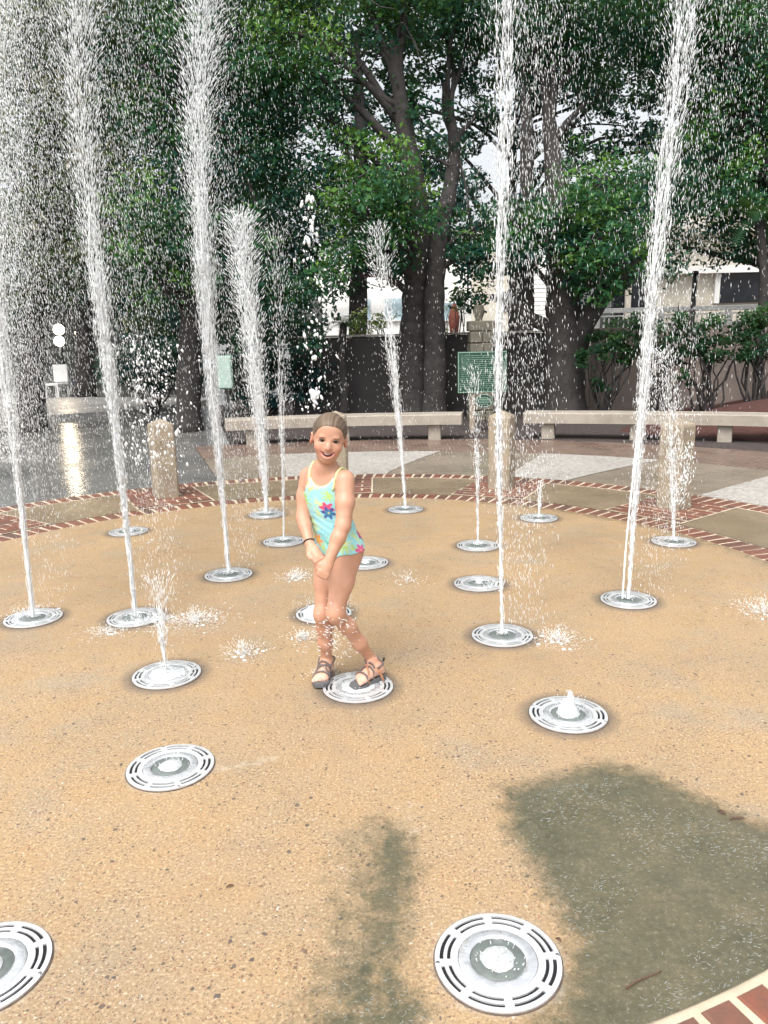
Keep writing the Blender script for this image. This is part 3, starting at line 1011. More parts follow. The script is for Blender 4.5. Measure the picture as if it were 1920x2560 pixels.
# ------------------------------------------------------------------ far left patio: dark pavilion, lamps, chairs
def patio():
    Y = 27.0
    a, b = at(-250, 600, Y), at(420, 840, Y)
    e = tag(empty('patio_pavilion', (a[0], Y, 0)), 'dim pavilion behind the trees at the far left', 'building')
    w = b[0] - a[0]
    pav = simple('dim_green_grey_wall', (0.07, 0.08, 0.075), 0.8, 0.3)
    box_obj('back_wall', (w / 2, 1.5, 1.6), (w, 0.2, 3.4), pav, e)
    box_obj('roof', (w / 2, 0.4, 3.5), (w + 0.6, 3.0, 0.25), pav, e)
    for i in range(5):
        box_obj('column', (0.3 + i * (w - 0.6) / 4, -0.8, 1.6), (0.2, 0.2, 3.5), pav, e)
    lm = N('warm_lamp_glass'); lm.set(color=(1, 0.9, 0.7), emit=(1.0, 0.62, 0.22), estr=14.0)
    lw = N('white_lamp_glass'); lw.set(color=(1, 0.95, 0.85), emit=(1.0, 0.80, 0.55), estr=16.0)
    for (px, py, r, m, lab) in ((127, 712, 0.16, lw, 'lit white globe lamp, upper of the pair at the left'), (128, 737, 0.15, lw, 'lit white globe lamp, lower of the pair at the left'), (170, 719, 0.11, lm, 'small amber lamp right of the white globe lamps')):
        Yl = 24.5
        p = at(px, py, Yl)
        le = tag(empty('globe_lamp', (p[0], Yl, 0)), lab, 'lamp', 'lit patio lamps')
        bm = bmesh.new(); bmesh.ops.create_uvsphere(bm, u_segments=16, v_segments=10, radius=r)
        g_ = bm_obj('globe', bm, m.m, le, True); g_.location = (0, 0, p[2])
        tube('stem', [(0, 0.1, 0), (0, 0.1, p[2] + 0.1), (0, 0.05, p[2] + r + 0.05), (0, 0, p[2] + r)], 0.03, M['blackpole'], le, 8)
    # chairs
    for i, (px, py, m, lab) in enumerate(((120, 812, M['white'], 'white patio chair at the far left'), (178, 808, M['blue'], 'blue cushioned patio chair at the far left'), (225, 812, M['palepanel'], 'pale green patio chair at the far left'))):
        Yc = 23.0
        p = at(px, py, Yc)
        ce = tag(empty('patio_chair', (p[0], Yc, -0.03), rnd.uniform(-0.5, 0.5)), lab, 'chair', 'patio chairs')
        box_obj('seat', (0, 0, 0.45), (0.5, 0.5, 0.06), m, ce, bev=0.01)
        box_obj('backrest', (0, 0.23, 0.76), (0.5, 0.05, 0.5), m, ce, bev=0.01)
        for sx in (-0.21, 0.21):
            for sy in (-0.21, 0.21):
                box_obj('leg', (sx, sy, 0.21), (0.04, 0.04, 0.42), M['white'], ce)


patio()

# ------------------------------------------------------------------ trees
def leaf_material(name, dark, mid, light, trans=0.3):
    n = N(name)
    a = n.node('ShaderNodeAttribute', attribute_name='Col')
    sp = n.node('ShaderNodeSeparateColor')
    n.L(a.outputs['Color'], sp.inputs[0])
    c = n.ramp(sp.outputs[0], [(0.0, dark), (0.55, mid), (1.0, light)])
    n.set(color=c, rough=0.55, spec=0.18)
    tr = n.node('ShaderNodeBsdfTranslucent')
    tc = n.mix(0.5, c, (0.16, 0.24, 0.03))
    n.L(tc, tr.inputs['Color'])
    mx = n.node('ShaderNodeMixShader')
    mx.inputs[0].default_value = trans
    n.L(n.b.outputs[0], mx.inputs[1]); n.L(tr.outputs[0], mx.inputs[2])
    n.L(mx.outputs[0], n.out.inputs['Surface'])
    return n.m


M['oak'] = leaf_material('oak_leaves', (0.009, 0.052, 0.046), (0.030, 0.112, 0.036), (0.13, 0.25, 0.03))  # teal dark end holds the shade colour, light end the lit leaves
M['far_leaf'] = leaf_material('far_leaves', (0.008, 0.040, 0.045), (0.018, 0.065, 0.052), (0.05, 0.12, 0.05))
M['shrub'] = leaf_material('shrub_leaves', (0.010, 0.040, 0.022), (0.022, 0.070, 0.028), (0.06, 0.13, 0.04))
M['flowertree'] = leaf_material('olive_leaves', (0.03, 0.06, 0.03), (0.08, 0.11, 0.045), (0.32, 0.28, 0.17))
M['bright'] = leaf_material('sun_tinted_leaves', (0.06, 0.11, 0.02), (0.15, 0.22, 0.05), (0.32, 0.38, 0.14), 0.4)  # lighter leaf copy with sunlight put into its colours
nrng = np.random.default_rng(11)


def leaves(clumps, n_per_m2=800, size=(0.07, 0.13), sub=14):
    """clumps: (x,y,z,rx,rz,tone) -> vertices, quads, tone colours"""
    Vs, Cs = [], []
    for (x, y, z, rx, rz, tone) in clumps:
        n = int(n_per_m2 * rx * rz * 3.1)
        if n < 30: n = 30
        ns = max(5, int(sub * (0.5 + rx)))
        d = nrng.normal(size=(ns, 3)); d /= np.linalg.norm(d, axis=1)[:, None]
        sc = d * nrng.uniform(0.35, 1.0, (ns, 1)) ** 0.6 * np.array([rx, rx, rz])
        st = np.clip(tone + nrng.normal(0, 0.16, ns) + 0.22 * d[:, 2], 0, 1)  # upper sprays coloured lighter, as if lit from above
        idx = nrng.integers(0, ns, n)
        off = nrng.normal(size=(n, 3)) * np.array([rx, rx, rz * 0.75]) * 0.24
        P = np.array([x, y, z]) + sc[idx] + off
        # leaf frame: hangs outward and up, loosely
        nor = nrng.normal(size=(n, 3)) * 0.75 + np.array([0, -0.25, 0.75]) + sc[idx] / rx * 0.5
        nor /= np.linalg.norm(nor, axis=1)[:, None]
        t = np.cross(nor, nrng.normal(size=(n, 3))); t /= np.linalg.norm(t, axis=1)[:, None]
        b = np.cross(nor, t)
        ln = nrng.uniform(*size, (n, 1)); wd = ln * nrng.uniform(0.38, 0.6, (n, 1))
        q = np.stack([P - t * ln / 2, P - b * wd / 2 + nor * wd * 0.12 + t * ln * 0.05, P + t * ln / 2, P + b * wd / 2 + nor * wd * 0.12 + t * ln * 0.05], 1)
        Vs.append(q.reshape(-1, 3))
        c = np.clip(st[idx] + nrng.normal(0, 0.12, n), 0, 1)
        Cs.append(np.repeat(c, 4))
    V = np.concatenate(Vs); C = np.concatenate(Cs)
    F = np.arange(len(V)).reshape(-1, 4)
    return V, F, np.c_[C, C, C]


def wob(a, b, n, amp, sag=0.0):
    a, b = np.array(a), np.array(b)
    t = np.linspace(0, 1, n)[:, None]
    P = a * (1 - t) + b * t
    L_ = np.linalg.norm(b - a)
    ph = nrng.uniform(0, 6.28, 3)
    P += np.sin(t * np.pi) * np.sin(t * 5 + ph) * amp * L_
    P[:, 2] += (np.sin(t * np.pi) * sag * L_)[:, 0]
    return P


def tree(name, label, trunk, rad, clumps, mat='oak', group=None, n=800, size=(0.07, 0.13), limb_every=1, twig=True, cat='tree'):
    """trunk: list of (px,py,Y); clumps: (px,py,Y,r_px,tone)"""
    T = np.array([at(px, py, Y) for px, py, Y in trunk])
    T[0][2] = -0.1
    e = tag(empty(name, (T[0][0], T[0][1], 0)), label, cat, group)
    o0 = np.array([T[0][0], T[0][1], 0])
    # smooth trunk
    P, R_ = [], []
    rad = np.array(rad, float)
    for i in range(len(T) - 1):
        for t in np.linspace(0, 1, 6, endpoint=False):
            P.append(T[i] * (1 - t) + T[i + 1] * t); R_.append(rad[i] * (1 - t) + rad[i + 1] * t)
    P.append(T[-1]); R_.append(rad[-1])
    P = np.array(P); R_ = np.array(R_)
    for _ in range(3): P[1:-1] = (P[:-2] + 2 * P[1:-1] + P[2:]) / 4
    R_ = R_ * (1 + 0.06 * np.sin(np.arange(len(R_)) * 1.7))
    R_[0] *= 1.25
    tube('trunk', P - o0, R_, M['bark'], e, 14)
    cl = []
    for i, (px, py, Y, rp, tone) in enumerate(clumps):
        c = at(px, py, Y)
        r = rp / (1659 / 1920 * FPX / Y)
        cl.append((c[0] - o0[0], c[1] - o0[1], c[2], r, r * 0.8, tone))
        if i % limb_every == 0:
            # start: a trunk point lower than the clump
            cand = [j for j in range(len(P) // 3, len(P)) if P[j][2] < c[2] - 0.2] or [len(P) - 1]
            j = cand[int(nrng.integers(max(0, len(cand) - 8), len(cand)))]
            s_ = P[j]
            L_ = np.linalg.norm(c - s_)
            r0 = min(R_[j] * 0.55, 0.03 + L_ * 0.028)
            lp = wob(s_, c, 9, 0.05, 0.10)
            tube('limb', lp - o0, np.linspace(r0, 0.018, 9), M['bark'], e, 7)
            if twig:
                mb = MB()
                for _ in range(7):
                    k0 = int(nrng.integers(4, 9))
                    q = lp[k0] + nrng.normal(size=3) * r * np.array([0.6, 0.6, 0.5])
                    mb.tube(wob(lp[k0] - o0, q - o0, 5, 0.06), np.linspace(0.016, 0.005, 5), 4)
                mb.build('twigs', M['bark'], e)['kind'] = 'stuff'
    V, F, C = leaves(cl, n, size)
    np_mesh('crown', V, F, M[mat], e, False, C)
    return e


OAKS = 'live oaks behind the fountain'  # leaf clumps above the frame added to shade what stands below
tree('oak_tree', 'thick grey oak trunk left of the green sign, bright foliage to its left', [(893, 905, 14.9), (895, 760, 14.9), (900, 640, 14.9), (905, 560, 14.8), (900, 420, 14.6), (870, 260, 14.5), (850, 90, 14.5)], [0.36, 0.30, 0.27, 0.25, 0.2, 0.15, 0.09],
     [(830, 370, 13.4, 100, 0.62), (790, 450, 13.4, 85, 0.55), (870, 440, 13.6, 85, 0.62), (850, 520, 13.6, 75, 0.5), (760, 540, 13.8, 70, 0.45), (720, 610, 14.0, 60, 0.5), (740, 330, 14.2, 75, 0.35), (640, 70, 14.0, 100, 0.75), (560, 130, 14.2, 95, 0.6), (690, 180, 14.3, 85, 0.45),
      (620, 220, 14.6, 85, 0.35), (780, 60, 14.5, 80, 0.4), (870, 30, 14.5, 90, 0.35), (700, -60, 14.5, 130, 0.5), (900, -100, 14.5, 140, 0.5), (650, 330, 14.8, 90, 0.25), (600, 430, 15.0, 90, 0.22), (690, 430, 14.6, 75, 0.3), (905, 240, 14.8, 60, 0.25), (540, -40, 14.5, 120, 0.5)], group=OAKS)
tree('oak_tree', 'dark slender oak trunk just left of the green sign', [(938, 905, 14.5), (940, 760, 14.5), (938, 640, 14.5), (945, 540, 14.6), (970, 420, 14.8), (985, 320, 15.0), (960, 180, 15.2)], [0.23, 0.20, 0.18, 0.17, 0.14, 0.11, 0.06],
     [(930, 340, 15.0, 60, 0.2), (1000, 560, 14.6, 60, 0.2), (1010, 640, 14.8, 45, 0.2), (960, 480, 14.8, 55, 0.3), (960, 60, 15.4, 80, 0.35), (1040, 30, 15.4, 80, 0.4), (940, 150, 15.5, 50, 0.3), (1030, 140, 15.5, 55, 0.3), (1050, 480, 14.8, 60, 0.25), (1060, 560, 14.6, 60, 0.22), (1000, -80, 15, 130, 0.5), (1040, 230, 15.6, 45, 0.25)], group=OAKS)
tree('oak_tree', 'big forked oak right of the green sign with its crown over the shrubs', [(1222, 905, 14.2), (1220, 780, 14.2), (1216, 660, 14.2), (1212, 560, 14.3), (1205, 430, 14.5), (1190, 300, 14.8), (1175, 160, 15.0)], [0.40, 0.33, 0.30, 0.27, 0.2, 0.14, 0.07],
     [(1280, 420, 13.4, 85, 0.5), (1220, 460, 13.6, 70, 0.4), (1300, 510, 13.3, 85, 0.5), (1340, 570, 13.3, 75, 0.55), (1260, 570, 13.4, 70, 0.5), (1185, 510, 13.6, 65, 0.35), (1120, 540, 13.6, 55, 0.3), (1120, 490, 13.8, 60, 0.3), (1370, 470, 14.0, 80, 0.35), (1390, 560, 14, 70, 0.35), (1290, 610, 13.4, 55, 0.5),
      (1420, 400, 14.6, 80, 0.3), (1330, 390, 14.6, 75, 0.25), (1150, 60, 15.0, 90, 0.4), (1230, 40, 15, 90, 0.4), (1200, 130, 15.2, 75, 0.35), (1320, 70, 15.2, 90, 0.35), (1120, 150, 15.5, 60, 0.3), (1290, 190, 15.4, 65, 0.3), (1260, -80, 14.8, 150, 0.5), (1240, 330, 15.0, 55, 0.25)], group=OAKS)
# leaning right fork of that oak is a limb of its own
fk = [o for o in scene.objects if o.get('label', '').startswith('big forked oak')][0]
ps = np.array([at(1235, 790, 14.2), at(1262, 700, 14.1), at(1300, 640, 14.0), at(1350, 590, 13.9), at(1400, 520, 13.9)]) - np.array([fk.location.x, fk.location.y, 0])
tube('limb', ps, [0.2, 0.19, 0.17, 0.13, 0.07], M['bark'], fk, 12)
ps = np.array([at(1215, 720, 14.2), at(1150, 690, 14.3), at(1100, 655, 14.4), at(1060, 640, 14.5)]) - np.array([fk.location.x, fk.location.y, 0])
tube('limb', ps, [0.15, 0.12, 0.10, 0.05], M['bark'], fk, 10)
tree('oak_tree', 'oak at the right edge with foliage over the cream building', [(1690, 905, 15.0), (1685, 700, 15.0), (1660, 480, 15.0), (1620, 250, 15.0), (1580, 60, 15.0)], [0.3, 0.26, 0.22, 0.15, 0.07],
     [(1560, 120, 14.6, 110, 0.4), (1640, 60, 14.6, 110, 0.4), (1600, 250, 14.6, 95, 0.4), (1520, 330, 14.8, 85, 0.35), (1640, 370, 14.4, 90, 0.45), (1560, 430, 14.6, 80, 0.4), (1500, 480, 14.8, 70, 0.3), (1480, 60, 15.0, 95, 0.35), (1420, 150, 15.4, 60, 0.3), (1450, 540, 15.2, 45, 0.3), (1620, 500, 14.6, 70, 0.4), (1560, 530, 15.0, 50, 0.35), (1520, 200, 15.2, 70, 0.3), (1600, -80, 14.8, 160, 0.5), (1420, -60, 15, 140, 0.5), (1700, 200, 14.5, 110, 0.4)], group=OAKS)
tree('oak_tree', 'dark oak trunk beside the pale panel at left', [(405, 905, 13.9), (408, 780, 13.9), (415, 650, 13.9), (420, 500, 14.0), (400, 300, 14.2), (380, 120, 14.2)], [0.24, 0.2, 0.18, 0.15, 0.11, 0.06],
     [(330, 440, 13.2, 90, 0.5), (400, 520, 13.4, 85, 0.4), (480, 470, 13.6, 85, 0.35), (470, 600, 13.6, 80, 0.35), (540, 560, 13.8, 85, 0.3), (560, 660, 14.0, 75, 0.25), (620, 640, 14.2, 80, 0.25), (360, 620, 13.4, 80, 0.45), (300, 560, 13.4, 85, 0.45), (350, 300, 13.8, 100, 0.3), (440, 330, 14.0, 95, 0.25), (520, 330, 14.3, 90, 0.25), (300, 140, 13.8, 110, 0.35), (420, 120, 14.0, 105, 0.3), (500, 210, 14.2, 90, 0.3), (370, 30, 14.0, 110, 0.4), (380, -100, 14, 150, 0.5), (560, 740, 14.2, 55, 0.25), (480, 720, 14.2, 60, 0.25), (640, 730, 14.4, 60, 0.22), (560, 260, 14.6, 70, 0.25)], group=OAKS)
tree('oak_tree', 'pale olive tree at the left edge behind the thickest spray', [(60, 870, 14.5), (70, 700, 14.5), (90, 480, 14.5), (120, 250, 14.5)], [0.26, 0.22, 0.17, 0.08],
     [(60, 90, 13.6, 120, 0.5), (180, 60, 13.8, 110, 0.45), (100, 240, 13.8, 110, 0.45), (220, 250, 14.0, 100, 0.35), (30, 380, 13.8, 110, 0.5), (150, 400, 13.8, 100, 0.5), (240, 400, 14, 90, 0.4), (60, 530, 13.8, 105, 0.5), (180, 540, 13.8, 95, 0.45), (80, 600, 14.0, 80, 0.4), (235, 590, 14.0, 80, 0.4), (-10, 640, 14, 80, 0.4), (-60, 200, 14, 140, 0.5), (80, -100, 14, 160, 0.5), (320, 690, 14.2, 55, 0.35), (-70, 480, 14, 120, 0.5)], mat='flowertree', group=OAKS, n=650)
# dark trees farther back: they close the gaps, but leave the open sky between the crowns
FT = 'trees in the dark row farther back'
for i, (tx, cl, lab) in enumerate((
    (520, [(480, 380, 21, 110, .3), (560, 450, 21, 110, .3), (520, 560, 21, 110, .25), (600, 600, 21, 100, .25), (640, 500, 21, 95, .25), (560, 250, 22, 100, .3), (480, 100, 22, 130, .3), (640, 120, 22, 120, .3), (560, 0, 22, 140, .3), (440, 520, 21, 100, .25), (660, 680, 21, 70, .3)], 'dark far tree behind the left oaks, short plume in front'),
    (770, [(760, 420, 22, 90, .25), (850, 480, 22, 90, .25), (800, 560, 22, 80, .3), (880, 580, 22, 60, .25), (740, 250, 23, 70, .25), (800, 10, 23, 110, .3), (900, 330, 22, 80, .25), (960, 420, 22, 75, .25), (960, 520, 22, 70, .25), (900, 20, 23, 100, .3)], 'dark far tree behind the bright oak foliage'),
    (1130, [(1150, 470, 22, 85, .25), (1080, 540, 22, 75, .25), (1220, 520, 22, 80, .25), (1200, 60, 23, 110, .3), (1090, 60, 23, 100, .3), (1290, 560, 22, 80, .25), (1280, 450, 22, 80, .25), (1180, 180, 23, 60, .25)], 'dark far tree behind the forked oak'),
    (1470, [(1400, 440, 22, 90, .25), (1480, 440, 22, 90, .25), (1560, 420, 22, 95, .25), (1640, 480, 22, 90, .25), (1600, 300, 22, 100, .3), (1500, 330, 22, 85, .25), (1560, 160, 22, 110, .3), (1660, 180, 22, 110, .3), (1480, 60, 22, 110, .3), (1620, 40, 22, 120, .3), (1380, 60, 22, 100, .3), (1440, 530, 22, 60, .25), (1700, 400, 22, 100, .3)], 'dark far tree behind the right oak'),
    (180, [(100, 200, 22, 130, .35), (240, 180, 22, 130, .3), (60, 400, 22, 130, .35), (200, 420, 22, 120, .3), (320, 360, 22, 120, .3), (120, 580, 22, 120, .3), (280, 560, 22, 115, .3), (380, 500, 22, 100, .25), (235, 640, 22, 50, .3), (30, 650, 22, 70, .3), (330, 690, 22, 80, .25), (330, 120, 22, 130, .3), (420, 250, 22, 110, .25), (420, 680, 22, 80, .25), (180, 30, 22, 140, .3), (0, 60, 22, 140, .35)], 'dark far tree behind the left edge foliage'))):
    tree('far_tree', lab, [(tx, 850, 22.5), (tx + 5, 600, 22.5), (tx + 10, 300, 22.5), (tx, 80, 22.5)], [0.3, 0.24, 0.18, 0.08], cl, mat='far_leaf', group=FT, n=330, size=(0.13, 0.24), twig=False, limb_every=2)

g2 = np.random.default_rng(77)
cl = [(g2.uniform(1000, 1180), g2.uniform(180, 440), 24.5, g2.uniform(16, 34), .3) for _ in range(20)] + [(g2.uniform(1230, 1440), g2.uniform(150, 330), 24.5, g2.uniform(18, 38), .3) for _ in range(22)] + [(g2.uniform(760, 900), g2.uniform(90, 260), 24.5, g2.uniform(16, 34), .3) for _ in range(14)] + [(g2.uniform(1440, 1640), g2.uniform(180, 300), 24.5, g2.uniform(20, 40), .3) for _ in range(10)]
tree('far_tree', 'thin far tree whose broken foliage shows against the white sky', [(1110, 850, 25), (1112, 600, 25), (1105, 400, 25), (1120, 150, 25)], [0.22, 0.18, 0.12, 0.05], cl, mat='far_leaf', group=FT, n=330, size=(0.12, 0.22), twig=False, limb_every=3)
# low shrubs in front of the terrace wall (bare stems, leafy heads)
def shrub(name, label, base, heads, n=2200, mat='shrub', group=None, size=(0.05, 0.10)):
    b = at(*base)
    b[2] = 0.0
    e = tag(empty(name, tuple(b)), label, 'shrub', group)
    cl = []
    mb = MB()
    for (px, py, Y, rp, tone) in heads:
        c = at(px, py, Y) - b
        r = rp / (1659 / 1920 * FPX / Y)
        cl.append((c[0], c[1], c[2], r, r * 0.75, tone))
        for _ in range(3):
            s_ = np.array([nrng.uniform(-0.08, 0.08), nrng.uniform(-0.05, 0.05), -0.02])
            q = c + nrng.normal(size=3) * r * 0.4
            mb.tube(wob(s_, q, 6, 0.08, 0.03), np.linspace(0.024, 0.008, 6), 5)
    mb.build('stems', M['bark'], e)['kind'] = 'stuff'
    V, F, C = leaves(cl, n, size, 9)
    np_mesh('foliage', V, F, M[mat], e, False, C)


SG = 'shrubs along the terrace wall'
shrub('shrub', 'leafy green shrub left of the double stream, by the oak fork', (1300, 870, 13.6), [(1300, 735, 13.5, 42, .45), (1345, 715, 13.5, 42, .5), (1330, 775, 13.4, 35, .35), (1275, 770, 13.5, 32, .35), (1370, 750, 13.5, 34, .4), (1300, 830, 13.4, 22, .3)], group=SG)
shrub('shrub', 'leafy green shrub behind the double stream and the arching spout', (1415, 870, 13.3), [(1425, 725, 13.2, 38, .45), (1460, 700, 13.2, 36, .5), (1440, 760, 13.2, 38, .35), (1400, 690, 13.4, 26, .45), (1475, 770, 13.2, 34, .3)], group=SG)
shrub('shrub', 'bare stemmed leafy shrub in front of the taupe wall at right', (1530, 875, 13.0), [(1510, 700, 12.9, 40, .5), (1555, 720, 12.9, 40, .45), (1535, 765, 12.9, 34, .35), (1590, 750, 12.9, 36, .4), (1500, 750, 12.9, 30, .35), (1480, 815, 12.9, 20, .3)], group=SG)
shrub('shrub', 'leafy shrub at the right edge above the red mulch', (1640, 880, 12.8), [(1620, 705, 12.8, 38, .45), (1660, 690, 12.8, 40, .5), (1650, 740, 12.8, 40, .4), (1610, 770, 12.8, 28, .35), (1690, 760, 12.8, 40, .4)], group=SG)
# dark hedge masses under the left oaks
HG = 'dark low shrubs under the left oaks'
shrub('shrub', 'dark low shrub behind the bench under the left oaks', (560, 880, 15.2), [(520, 800, 15.2, 55, .15), (580, 790, 15.2, 55, .15), (640, 800, 15.2, 55, .12), (600, 850, 15.0, 45, .1), (660, 850, 15.0, 45, .1), (540, 860, 15.0, 40, .1), (690, 790, 15.3, 45, .12)], mat='far_leaf', group=HG, n=900, size=(0.07, 0.13))
shrub('shrub', 'dark low shrub left of the pale panel', (330, 845, 17.5), [(290, 780, 17.5, 60, .2), (350, 770, 17.5, 60, .2), (330, 815, 17.4, 45, .15), (250, 800, 17.6, 45, .2), (400, 800, 17.4, 50, .15)], mat='far_leaf', group=HG, n=800, size=(0.08, 0.15))
shrub('shrub', 'sunlit yellow green shrub beyond the wall, left of the thick oak trunk', (800, 760, 18.5), [(790, 690, 18.5, 30, .5), (815, 715, 18.5, 32, .55), (770, 715, 18.5, 28, .45), (835, 680, 18.7, 20, .5)], mat='bright', n=900)
shrub('shrub', 'small sunlit shrub beyond the wall between the trunks and the pier', (975, 760, 18.8), [(985, 655, 18.8, 22, .35), (1000, 640, 18.8, 20, .3), (958, 715, 18.6, 12, .6)], mat='bright', n=900)


# palms: fans of fronds
def palm(name, label, base, head, nfr, rl, tone):
    b = at(*base); b[2] = 0
    h = at(*head) - b
    e = tag(empty(name, tuple(b)), label, 'palm')
    tube('trunk', wob((0, 0, -0.05), h, 8, 0.02), np.linspace(0.10, 0.07, 8), M['bark'], e, 8)
    for f in range(nfr):
        a = 2 * math.pi * f / nfr + nrng.uniform(-0.2, 0.2)
        el = nrng.uniform(-0.1, 0.9)
        d = np.array([math.cos(a) * math.cos(el), math.sin(a) * math.cos(el), math.sin(el)])
        t = np.linspace(0, 1, 9)[:, None]
        sp = h + d * rl * t + np.array([0, 0, -0.55 * rl]) * t ** 2
        V, F = [], []
        side = np.cross(d, [0, 0, 1.0]); side /= np.linalg.norm(side)
        for k2 in range(1, 9):
            for s_ in (-1, 1):
                for q in range(3):
                    p = sp[k2 - 1] * (1 - q / 3) + sp[k2] * (q / 3)
                    ll = 0.34 * rl * (1.1 - 0.7 * k2 / 9)
                    tip = p + side * s_ * ll * 0.8 + d * ll * 0.6 + np.array([0, 0, -0.25 * ll])
                    w = (sp[k2] - sp[k2 - 1]) * 0.10
                    i0 = len(V)
                    V += [p - w, p + w, tip]; F.append((i0, i0 + 1, i0 + 2))
        fo = np_mesh('frond', np.array(V), np.array(F), M['shrub'], e, False, np.full((len(V), 3), tone))


palm('palm_tree', 'palm with drooping fronds at the right edge', (1650, 880, 13.8), (1640, 470, 13.8), 16, 0.95, 0.35)
palm('palm_tree', 'small palm with spiky fronds before the dark wall left of the oaks', (742, 890, 15.0), (742, 700, 15.0), 14, 0.6, 0.3)

# ------------------------------------------------------------------ the girl (one continuous body grown from a distance field)
class Field:
    def __init__(s, lo, hi, h):
        s.lo, s.h = np.array(lo, float), h
        s.n = np.ceil((np.array(hi) - s.lo) / h).astype(int) + 1
        s.D = np.full(s.n, 0.25, np.float32)

    def copy(s):
        f = Field.__new__(Field)
        f.lo, f.h, f.n, f.D = s.lo, s.h, s.n, s.D.copy()
        return f

    def sub(s, lo, hi, pad):
        i0 = np.clip(np.floor((np.array(lo) - pad - s.lo) / s.h).astype(int), 0, s.n - 1)
        i1 = np.clip(np.ceil((np.array(hi) + pad - s.lo) / s.h).astype(int) + 1, 1, s.n)
        sl = tuple(slice(a, b) for a, b in zip(i0, i1))
        ax = [s.lo[i] + s.h * np.arange(i0[i], i1[i]) for i in range(3)]
        X, Y, Z = np.meshgrid(*ax, indexing='ij')
        return sl, np.stack([X, Y, Z], -1)

    def union(s, sl, d, k):
        a = s.D[sl]
        if k <= 0: s.D[sl] = np.minimum(a, d)
        else:
            h_ = np.maximum(k - np.abs(a - d), 0) / k
            s.D[sl] = np.minimum(a, d) - h_ * h_ * k * 0.25

    def carve(s, sl, d, k):
        a = s.D[sl]
        d = -d
        h_ = np.maximum(k - np.abs(a - d), 0) / k if k > 0 else 0
        s.D[sl] = np.maximum(a, d) + h_ * h_ * k * 0.25

    def cone(s, a, b, r0, r1, k=0.02, carve=False, squash=None):
        a, b = np.array(a, float), np.array(b, float)
        R_ = max(r0, r1)
        sl, P = s.sub(np.minimum(a, b) - R_, np.maximum(a, b) + R_, k + 0.03)
        d = b - a
        pa = P - a
        L2 = d @ d
        t = np.clip((pa @ d) / L2, 0, 1) if L2 > 1e-12 else np.zeros(P.shape[:3])
        q = pa - t[..., None] * d
        if squash is not None:             # (axis, factor): flatten along an axis
            ax, f = squash
            ax = np.array(ax, float)
            c = q @ ax
            q = q + (c * (1 / f - 1))[..., None] * ax
            dist = (np.linalg.norm(q, axis=-1) - (r0 + (r1 - r0) * t)) * (0.5 + 0.5 * f)
        else:
            dist = np.linalg.norm(q, axis=-1) - (r0 + (r1 - r0) * t)
        (s.carve if carve else s.union)(sl, dist.astype(np.float32), k)

    def chain(s, pts, rads, k=0.02, **kw):
        for i in range(len(pts) - 1): s.cone(pts[i], pts[i + 1], rads[i], rads[i + 1], k, **kw)

    def ell(s, c, r, axes=None, k=0.02, carve=False):
        c, r = np.array(c, float), np.array(r, float)
        m = r.max()
        sl, P = s.sub(c - m, c + m, k + 0.02)
        q = P - c
        if axes is not None: q = q @ np.array(axes).T
        k0 = np.linalg.norm(q / r, axis=-1)
        k1 = np.linalg.norm(q / (r * r), axis=-1) + 1e-9
        dist = k0 * (k0 - 1) / k1
        (s.carve if carve else s.union)(sl, dist.astype(np.float32), k)

    def points(s):
        ax = [s.lo[i] + s.h * np.arange(s.n[i]) for i in range(3)]
        return np.meshgrid(*ax, indexing='ij')

    def mesh(s, D=None):
        """surface nets"""
        D = s.D if D is None else D
        n = D.shape
        S = D < 0
        corners = [(i, j, k) for i in (0, 1) for j in (0, 1) for k in (0, 1)]
        cnt = np.zeros((n[0] - 1, n[1] - 1, n[2] - 1), np.int8)
        for (i, j, k) in corners:
            cnt += S[i:n[0] - 1 + i, j:n[1] - 1 + j, k:n[2] - 1 + k]
        act = (cnt > 0) & (cnt < 8)
        idx = np.argwhere(act)
        ID = np.full(act.shape, -1, np.int64)
        ID[act] = np.arange(len(idx))
        acc = np.zeros((len(idx), 3)); num = np.zeros(len(idx))
        vals = {c: D[idx[:, 0] + c[0], idx[:, 1] + c[1], idx[:, 2] + c[2]].astype(float) for c in corners}
        for c in corners:
            for ax in range(3):
                if c[ax] == 1: continue
                e = list(c); e[ax] = 1; e = tuple(e)
                a, b = vals[c], vals[e]
                m = (a < 0) != (b < 0)
                t = np.where(m, a / np.where(m, a - b, 1), 0)
                p = np.tile(np.array(c, float), (len(idx), 1)); p[:, ax] += t
                acc[m] += p[m]; num[m] += 1
        V = s.lo + s.h * (idx + acc / num[:, None])
        F = []
        for ax in range(3):
            u, v = (ax + 1) % 3, (ax + 2) % 3
            sl0 = [slice(None)] * 3; sl1 = [slice(None)] * 3
            sl0[ax] = slice(0, n[ax] - 1); sl1[ax] = slice(1, n[ax])
            ch = S[tuple(sl0)] != S[tuple(sl1)]
            E = np.argwhere(ch)
            E = E[(E[:, u] > 0) & (E[:, v] > 0) & (E[:, u] < n[u] - 1) & (E[:, v] < n[v] - 1)]
            ins = S[E[:, 0], E[:, 1], E[:, 2]]
            q = []
            for (du, dv) in ((-1, -1), (0, -1), (0, 0), (-1, 0)):
                w = E.copy(); w[:, u] += du; w[:, v] += dv
                q.append(ID[w[:, 0], w[:, 1], w[:, 2]])
            q = np.stack(q, 1)
            q[~ins] = q[~ins][:, ::-1]
            F.append(q)
        F = np.concatenate(F)
        F = F[(F >= 0).all(1)]
        return V, F


